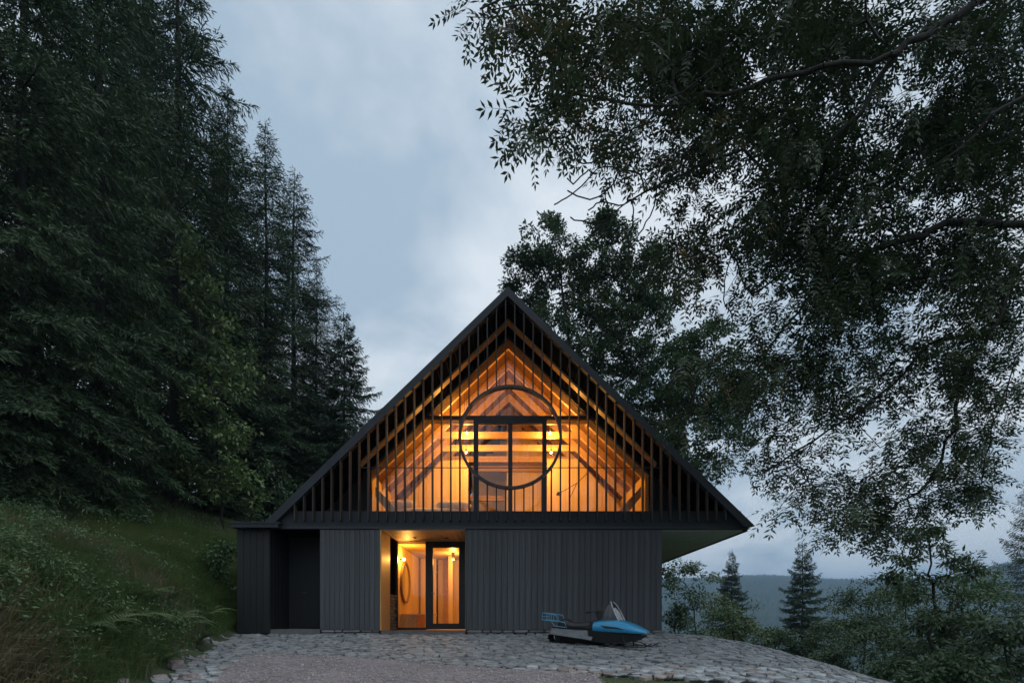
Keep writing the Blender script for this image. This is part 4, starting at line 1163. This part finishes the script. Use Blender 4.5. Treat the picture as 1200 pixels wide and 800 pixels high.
# ---- the ash that overhangs the whole right side
def ash():
    rng = np.random.default_rng(77)
    bx, by = (1440 - 600) / F * 8.6, 8.6 - D
    base = np.array([bx, by, float(g(bx, by)) - .2])
    sk = Skel(rng)
    sk.path([base, P(1435, 800, 8.6), P(1420, 560, 8.6), P(1400, 330, 8.5), P(1370, 100, 8.2), P(1330, -150, 7.8)], step=.3)
    def limb(*pts, jit=.03): sk.path([P(*q) for q in pts], step=.25, jit=jit)
    limb((1330, 330, 8.7), (1240, 285, 8.9), (1200, 300, 9), (1165, 380, 9.1), (1125, 455, 9.3), (1118, 500, 9.4), (1122, 555, 9.5))
    limb((1160, 388, 9.1), (1100, 398, 9.3), (1045, 452, 9.5), (990, 492, 9.7), (935, 530, 9.9), (880, 560, 10.1))
    limb((1330, 290, 8.6), (1200, 262, 8.4), (1110, 262, 8.6), (1083, 272, 8.7), (1068, 312, 8.9), (1030, 388, 9.2))
    limb((1300, 0, 7.8), (1200, -20, 7.4), (1110, 25, 7.2), (1050, 65, 7.2), (1010, 130, 7.5), (960, 175, 7.8), (900, 218, 8), (872, 232, 8.1))
    limb((1046, 68, 7.2), (985, 76, 7.2), (920, 88, 7.2), (850, 108, 7.3), (760, 118, 7.3), (665, 104, 7.3))
    limb((1200, -30, 7.2), (1000, -60, 6.6), (880, -30, 6.4), (845, 70, 6.9), (780, 118, 7.2), (720, 170, 7.4))
    limb((1000, -60, 6.6), (820, -90, 6.2), (700, -70, 6.2), (620, -20, 6.3), (560, 20, 6.5))
    limb((1330, 140, 8.2), (1240, 100, 7.8), (1160, 138, 7.8), (1118, 178, 7.9), (1064, 220, 8.1), (1000, 250, 8.3), (940, 300, 8.7), (880, 350, 9))
    limb((905, 215, 8), (890, 195, 8.0), (870, 178, 8), (835, 188, 8), (782, 214, 8), (732, 238, 8.1), (686, 282, 8.3), jit=.01)
    limb((1083, 275, 8.7), (1010, 300, 8.9), (950, 350, 9.3), (890, 420, 9.7), (850, 470, 10))
    limb((1120, 500, 9.4), (1090, 560, 9.8), (1040, 600, 10), (985, 610, 10.1))
    limb((1240, 285, 8.9), (1210, 380, 8.6), (1175, 470, 8.8), (1150, 550, 9.2))
    twigs = [[(750, 205, 8), (734, 199, 8), (704, 197, 8), (677, 223, 8), (649, 241, 8)], [(722, 212, 8), (700, 232, 8), (684, 232, 8), (664, 224, 8)],
             [(690, 200, 8), (672, 216, 8), (664, 210, 8)], [(725, 242, 8.1), (705, 236, 8.1), (690, 246, 8.1)], [(740, 185, 8), (712, 184, 8), (692, 192, 8), (678, 190, 8)],
             [(742, 233, 8.1), (742, 262, 8.1), (733, 280, 8.1)], [(770, 222, 8), (764, 250, 8), (746, 278, 8), (735, 290, 8)], [(715, 258, 8.2), (690, 262, 8.2), (668, 255, 8.2)],
             [(1000, 488, 9.7), (1010, 500, 9.7), (1012, 480, 9.7)], [(870, 330, 9), (858, 300, 9), (848, 350, 9.1), (862, 372, 9.1)]]
    for t in twigs: sk.path([P(*q) for q in t], step=.08, jit=.008)
    bare = len(sk.p)
    rows = """24457888788988789
12156777767687669
00267777678889889
00156777489998899
00001146467878899
00000024679988888
00000013589998878
00000024379998778
00000001169998789
00000000279988888
00000001589977888
00000002688854874
00000014785346862
00000002575258861
00000000044488750
00000000000275110""".split()
    T = []
    for r_, row in enumerate(rows):
        for c_, ch_ in enumerate(row):
            v = int(ch_)
            n = rng.poisson(v * .7 * max(.12, 1 + 1.5 * float(nz(c_ * 1.0, r_ * 1.0, .9, 3))))
            for _ in range(n):
                px = 520 + c_ * 40 + rng.uniform(0, 40); py = r_ * 40 + rng.uniform(0, 40)
                if px < 900 and py > 342 + .966 * (px - 595) - 34: continue
                dm = np.interp(px, [520, 700, 900, 1200], [6.5, 7.4, 8.4, 8.6]) + np.interp(py, [0, 300, 640], [-.5, .4, 1.3])
                T.append(P(px, py, dm + .5 + rng.normal() * .6))
    # crown outside the frame: above, right and overhead of the viewer
    for _ in range(330):
        px = rng.uniform(560, 1900); py = rng.uniform(-520, 640)
        if 500 < px < 1215 and py > -12: continue
        if px > 1500 and py > 400: continue
        T.append(P(px, py, rng.uniform(6.3, 11) + (1.0 if px > 1500 else 0)))
    T = np.array(T)
    sk.reach(T, step=.3, back=.15, jit=.03)
    S_ = sk.mesh(tip=.0066, power=.45, rmax=.3, floor=(bare, .012))
    inframe = (np.abs(T[:, 0] / (T[:, 1] + D)) < 1.05)
    L = leaves_pinnate(rng, T, 17, rng.uniform(.16, .32, len(T)), .34, .112, .038, 4)
    make_tree('overhanging_ash_tree', base, S_, L, M_bark, M_ash, 'large ash whose dark pinnate branches hang over the right half of the view')
ash()

# ---- ground plants on the bank
def bank_points(rng, n, d0=4.2, d1=22, xr=(-1.08, -.30)):
    d = d0 * (d1 / d0) ** rng.random(n); X = rng.uniform(*xr, n) * d; Y = d - D
    fl = 7.35 + .35 * np.maximum(Y, -16) * (Y < 0)
    ok = (-X > fl + .05) & ~((X > wx0 - .1) & (Y > -.1))
    return X[ok], Y[ok]

def blades(name, X, Y, hmin, hmax, wd, m, rng, label, lean=(-.2, -.55), wind=.6, kind='stuff'):
    n = len(X); Z = g(X, Y)
    h = rng.uniform(hmin, hmax, n); a = rng.uniform(0, 6.28, n)
    base = np.stack([X, Y, Z - .03], -1)
    ld = np.stack([np.cos(a) * wind - lean[1] * .9, np.sin(a) * wind + lean[1], np.zeros(n)], -1)   # droops downhill, to the drive
    side = norm(np.stack([-ld[:, 1], ld[:, 0], np.zeros(n)], -1) + rdir(rng, n) * .3)
    Vs = []
    for t, ww in ((0, 1), (.4, .8), (.75, .5), (1, .05)):
        c = base + np.array([0, 0, 1.]) * (h * (t - .45 * t * t * t))[:, None] + ld * (h * .75 * t * t)[:, None]
        Vs += [c - side * (wd * ww * .5), c + side * (wd * ww * .5)]
    V = np.stack(Vs, 1).reshape(-1, 3)
    q = np.array([(0, 1, 3, 2), (2, 3, 5, 4), (4, 5, 7, 6)])
    Fq = (q[None] + (np.arange(n) * 8)[:, None, None]).reshape(-1, 4)
    me = mesh_np(name, V, [Fq], [m]); o = link(me, name, recenter=False); tag(o, label, kind=kind); return o

X, Y = bank_points(RNG, 60000)
k = nz(X, Y, 1.3, 1) + RNG.normal(size=len(X)) * .5
blades('grass', X[k > -.1], Y[k > -.1], .25, .7, .017, M_grass, RNG, 'long green grass drooping over the bank')
blades('dry_grass', X[k < -.55], Y[k < -.55], .3, .8, .014, M_straw, RNG, 'straw coloured dry grass drooping over the bank')
X, Y = bank_points(RNG, 30000, 9, 19, (-.85, -.50)); kk = (Y > -1.5) & (Y < 5)
blades('lush_grass', X[kk], Y[kk], .3, .6, .018, M_lush, RNG, 'bright green short grass on the knoll of the bank')

def herbs():
    rng = np.random.default_rng(6); X, Y = bank_points(rng, 9000, 5, 20, (-1.05, -.5)); k = nz(X, Y, .6, 5) + rng.normal(size=len(X)) * .3 > .42; X, Y = X[k], Y[k]
    Z = g(X, Y) + rng.uniform(.15, .55, len(X)); C = np.stack([X, Y, Z], -1)
    V, (Fq,) = leaves_simple(rng, C, 15, .17, .06, .03, droop=.25)
    P0 = C.copy(); P0[:, 2] = g(X, Y) - .03; tv, tf = tubes(P0, C + np.array([0, 0, .1]), np.full(len(C), .006), np.full(len(C), .003), 3)
    me = mesh_np('undergrowth', np.concatenate([V, tv]), [np.concatenate([Fq, tf + len(V)])], [M_herb])
    tag(link(me, 'undergrowth', recenter=False), 'nettles, brambles and other leafy herbs on the bank', kind='stuff')
herbs()

def fern_mesh(seed):
    rng = np.random.default_rng(seed); Vs, Fs, off = [], [], 0; nf = 13
    for f in range(nf):
        a = 2 * pi * f / nf + rng.normal() * .2; L = rng.uniform(.6, .95); dh = np.array([cos(a), sin(a), 0]); sd = np.array([-sin(a), cos(a), 0])
        ts = np.linspace(.12, 1, 26); e = 1.15 - 1.75 * ts
        st = L / 26 * 1.1; pts = np.cumsum(dh[None] * (np.cos(e) * st)[:, None] + np.array([[0, 0, 1.]]) * (np.sin(e) * st)[:, None], 0)
        fw_ = np.sin(np.clip(ts * 1.1, 0, 1) * pi * .82 + .35); 
        for sg in (-1, 1):
            V, Fq = kites(pts, sd * sg + dh * .35 + np.array([0, 0, -.25]) + rng.normal(size=pts.shape) * .06, np.array([0, 0, 1.]) + 0 * pts, .24 * L * np.clip(fw_, .1, 1) * (1.15 - ts * .8), np.full(26, .034)); Vs.append(V); Fs.append(Fq + off); off += len(V)
        V, Fq = tubes(pts[:-1], pts[1:], np.full(25, .005), np.full(25, .004), 3); Vs.append(V); Fs.append(Fq + off); off += len(V)
    return mesh_np('fern', np.concatenate(Vs), [np.concatenate(Fs)], [M_fern])
FM = [fern_mesh(s) for s in (1, 2, 3)]
def fern(px, py, s, label, group=None, pt=None):
    p = G(px, py) if pt is None else pt
    o = bpy.data.objects.new('fern', random.choice(FM)); COL.objects.link(o); o.location = [float(c) for c in (p[0], p[1], g(p[0], p[1]) - .02)]
    o.scale = (s, s, s * random.uniform(.85, 1.1)); o.rotation_euler = (.15, .2, random.uniform(0, 6)); tag(o, label, 'fern', group)
    return o
fern(186, 775, .75, 'fern with pale fronds on the bank just above the rocks')
fern(228, 752, .8, 'fern arching over the left end of the stone apron')
fern(258, 655, .8, 'fern leaning against the side wall of the wing')
fern(265, 705, .7, 'dark fern crouching low beside the wing')
rf = random.Random(12)
GF = 'ferns scattered over the left bank'
for _ in range(62):
    t = rf.random(); d = 6.5 + 12 * t ** 1.2; x = -rf.uniform(.5, 1.05) * d; y = d - D
    fl = 7.35 + .35 * max(y, -16) * (y < 0)
    if -x < fl + .35 or (x > wx0 - .4 and y > -.3): continue
    fern(0, 0, rf.uniform(.5, .9), 'fern among the long grass of the left bank', GF, pt=(x, y))

# rocks at the foot of the bank
def rock(px, py, r_, label, group=None):
    import bmesh
    rng = random.Random(px * 7 + py); bm = bmesh.new(); bmesh.ops.create_icosphere(bm, subdivisions=3, radius=1)
    for v in bm.verts:
        c = v.co; n = .12 * sin(c.x * 5 + px) + .10 * sin(c.y * 6 + py) + .08 * sin(c.z * 7 + px) + .05 * sin(c.x * 13 + c.y * 11)
        v.co = c * (1 + n); v.co.x = math.copysign(min(abs(v.co.x), .82), v.co.x); v.co.z = math.copysign(min(abs(v.co.z), .66), v.co.z)
        v.co = Vector((v.co.x * r_ * 1.25, v.co.y * r_ * .9, v.co.z * r_ * .8))
    me = bpy.data.meshes.new('rock'); bm.to_mesh(me); bm.free(); me.materials.append(M_rock)
    p = G(px, py); o = bpy.data.objects.new('rock', me); COL.objects.link(o); o.location = (float(p[0]), float(p[1]), float(p[2]) + r_ * .2); o.rotation_euler = (0, 0, rng.uniform(0, 6)); tag(o, label, 'rock', group)
rock(203, 783, .19, 'biggest pinkish rock at the foot of the bank')
rock(184, 797, .13, 'small angular rock at the bottom edge left of the big pinkish one')
rock(222, 797, .15, 'flat rock at the bottom edge right of the big pinkish one')
rock(140, 801, .10, 'little pale rock sunk in the grass near the lower left')
rock(236, 772, .10, 'small rock between the ferns and the stone apron')
rock(226, 779, .08, 'smallest rock beside the biggest pinkish rock')
for px, py, lb in ((214, 764, 'half buried rock in the ferns behind the smallest rock'), (247, 757, 'half buried rock touching the paving stones at their left edge'), (240, 749, 'farthest little rock, close to the corner of the wing')):
    rock(px, py, .09, lb, 'rocks edging the apron')

# grass beside the paving and tufts in the joints
def fallen_leaves():
    rng = np.random.default_rng(14); n = 900; d = rng.uniform(7, 13.2, n); X = rng.uniform(-1, .9, n) * d; Y = d - D
    ok = in_poly(X, Y, PAVE) | in_poly(X, Y, GRAVEL); X, Y = X[ok], Y[ok]; n = len(X)
    C = np.stack([X, Y, g(X, Y) + .065], -1); dr = rdir(rng, n); dr[:, 2] *= .15
    V, Fq = kites(C, dr, np.array([0, 0, 1.]) + rdir(rng, n) * .35, rng.uniform(.03, .08, n), rng.uniform(.015, .035, n))
    m = mat('fallen_leaf', (.16, .11, .05), .7, col2=(.25, .2, .08), scale=3)
    tag(link(mesh_np('fallen_leaves', V, [Fq], [m]), 'fallen_leaves', recenter=False), 'dry ash leaflets fallen on the paving and gravel', kind='stuff')
fallen_leaves()
def side_grass():
    rng = np.random.default_rng(8); n = 52000
    X = rng.uniform(3, 16, n); Y = rng.uniform(-8.5, 9, n)
    ok = ~in_poly(X, Y, PAVE) & ~in_poly(X, Y, GRAVEL) & ~((X < 4.1) & (Y > -.1)) & (X / (Y + D) < 1.05) & (X / (Y + D) > .1)
    X, Y = X[ok], Y[ok]
    kf = ~((Y < -3.2) & (X < 9)); X, Y = X[kf], Y[kf]
    blades('verge_grass', X, Y, .05, .17, .012, M_lush, rng, 'short green grass along the right edge of the paving', wind=.8, lean=(0, -.1))
    Xf = rng.uniform(.8, 7.5, 14000); Yf = rng.uniform(-7.2, -3.6, 14000); kf = ~in_poly(Xf, Yf, PAVE) & ~in_poly(Xf, Yf, GRAVEL)
    blades('edge_grass', Xf[kf], Yf[kf], .02, .055, .01, M_lush, rng, 'thin low grass between the gravel and the paving', wind=.9, lean=(0, -.05))
    X = rng.uniform(-8, 8, 60000); Y = rng.uniform(-6.8, .1, 60000); ok = in_poly(X, Y, PAVE) & (nz(X, Y, .5, 9) + .5 * nz(X, Y, .17, 4) + .5 * sm(-3.4, -5, Y) * (X > 1) > .78); X, Y = X[ok], Y[ok]
    blades('joint_grass', X, Y, .03, .09, .01, M_lush, rng, 'little tufts of grass between the paving stones', wind=.9, lean=(0, -.05))
side_grass()

# ---- the wooded hill across the valley
def far_wood():
    rng = np.random.default_rng(5); n = 42000
    r = rng.uniform(420, 2620, n) ; az = rng.uniform(-.1, .86, n)
    X = r * np.sin(az); Y = r * np.cos(az)
    ok = (nz(X, Y, 210, 1) + .3 * nz(X, Y, 60, 2) > -.75) | (r > 2250)
    X, Y = X[ok], Y[ok]; n = len(X); Z = g(X, Y) - 1
    h = rng.uniform(10, 19, n); w_ = h * rng.uniform(.2, .32, n)
    k = np.arange(5) * 2 * pi / 5
    ringv = np.stack([X[:, None] + w_[:, None] * np.cos(k), Y[:, None] + w_[:, None] * np.sin(k), np.repeat((Z + 1)[:, None], 5, 1)], -1)
    topv = np.stack([X, Y, Z + h], -1)[:, None]
    V = np.concatenate([ringv, topv], 1).reshape(-1, 3); i = np.arange(5)
    f = np.stack([i, (i + 1) % 5, np.full(5, 5)], -1); Fs = (f[None] + (np.arange(n) * 6)[:, None, None]).reshape(-1, 3)
    me = mesh_np('far_wood', V, [Fs], [M_far]); tag(link(me, 'far_wood', recenter=False), 'spruce woods covering the hillside across the valley', kind='stuff')
far_wood()

# ---- haze of the valley
hm = bpy.data.materials.new('haze_air'); hm.use_nodes = True; t = hm.node_tree; t.nodes.clear()
o_ = N(t, 'ShaderNodeOutputMaterial'); pv = N(t, 'ShaderNodeVolumePrincipled')
pv.inputs['Density'].default_value = .0003; pv.inputs['Color'].default_value = (.5, .74, 1.0, 1); pv.inputs['Anisotropy'].default_value = .1
t.links.new(pv.outputs[0], o_.inputs['Volume'])
hz = MB().box(-4290, 4290, -4290, 4290, -260, 420)
ho = hz.build('haze', hm, None, False); tag(ho, 'thin bluish evening air between the house and the far hills', kind='stuff')
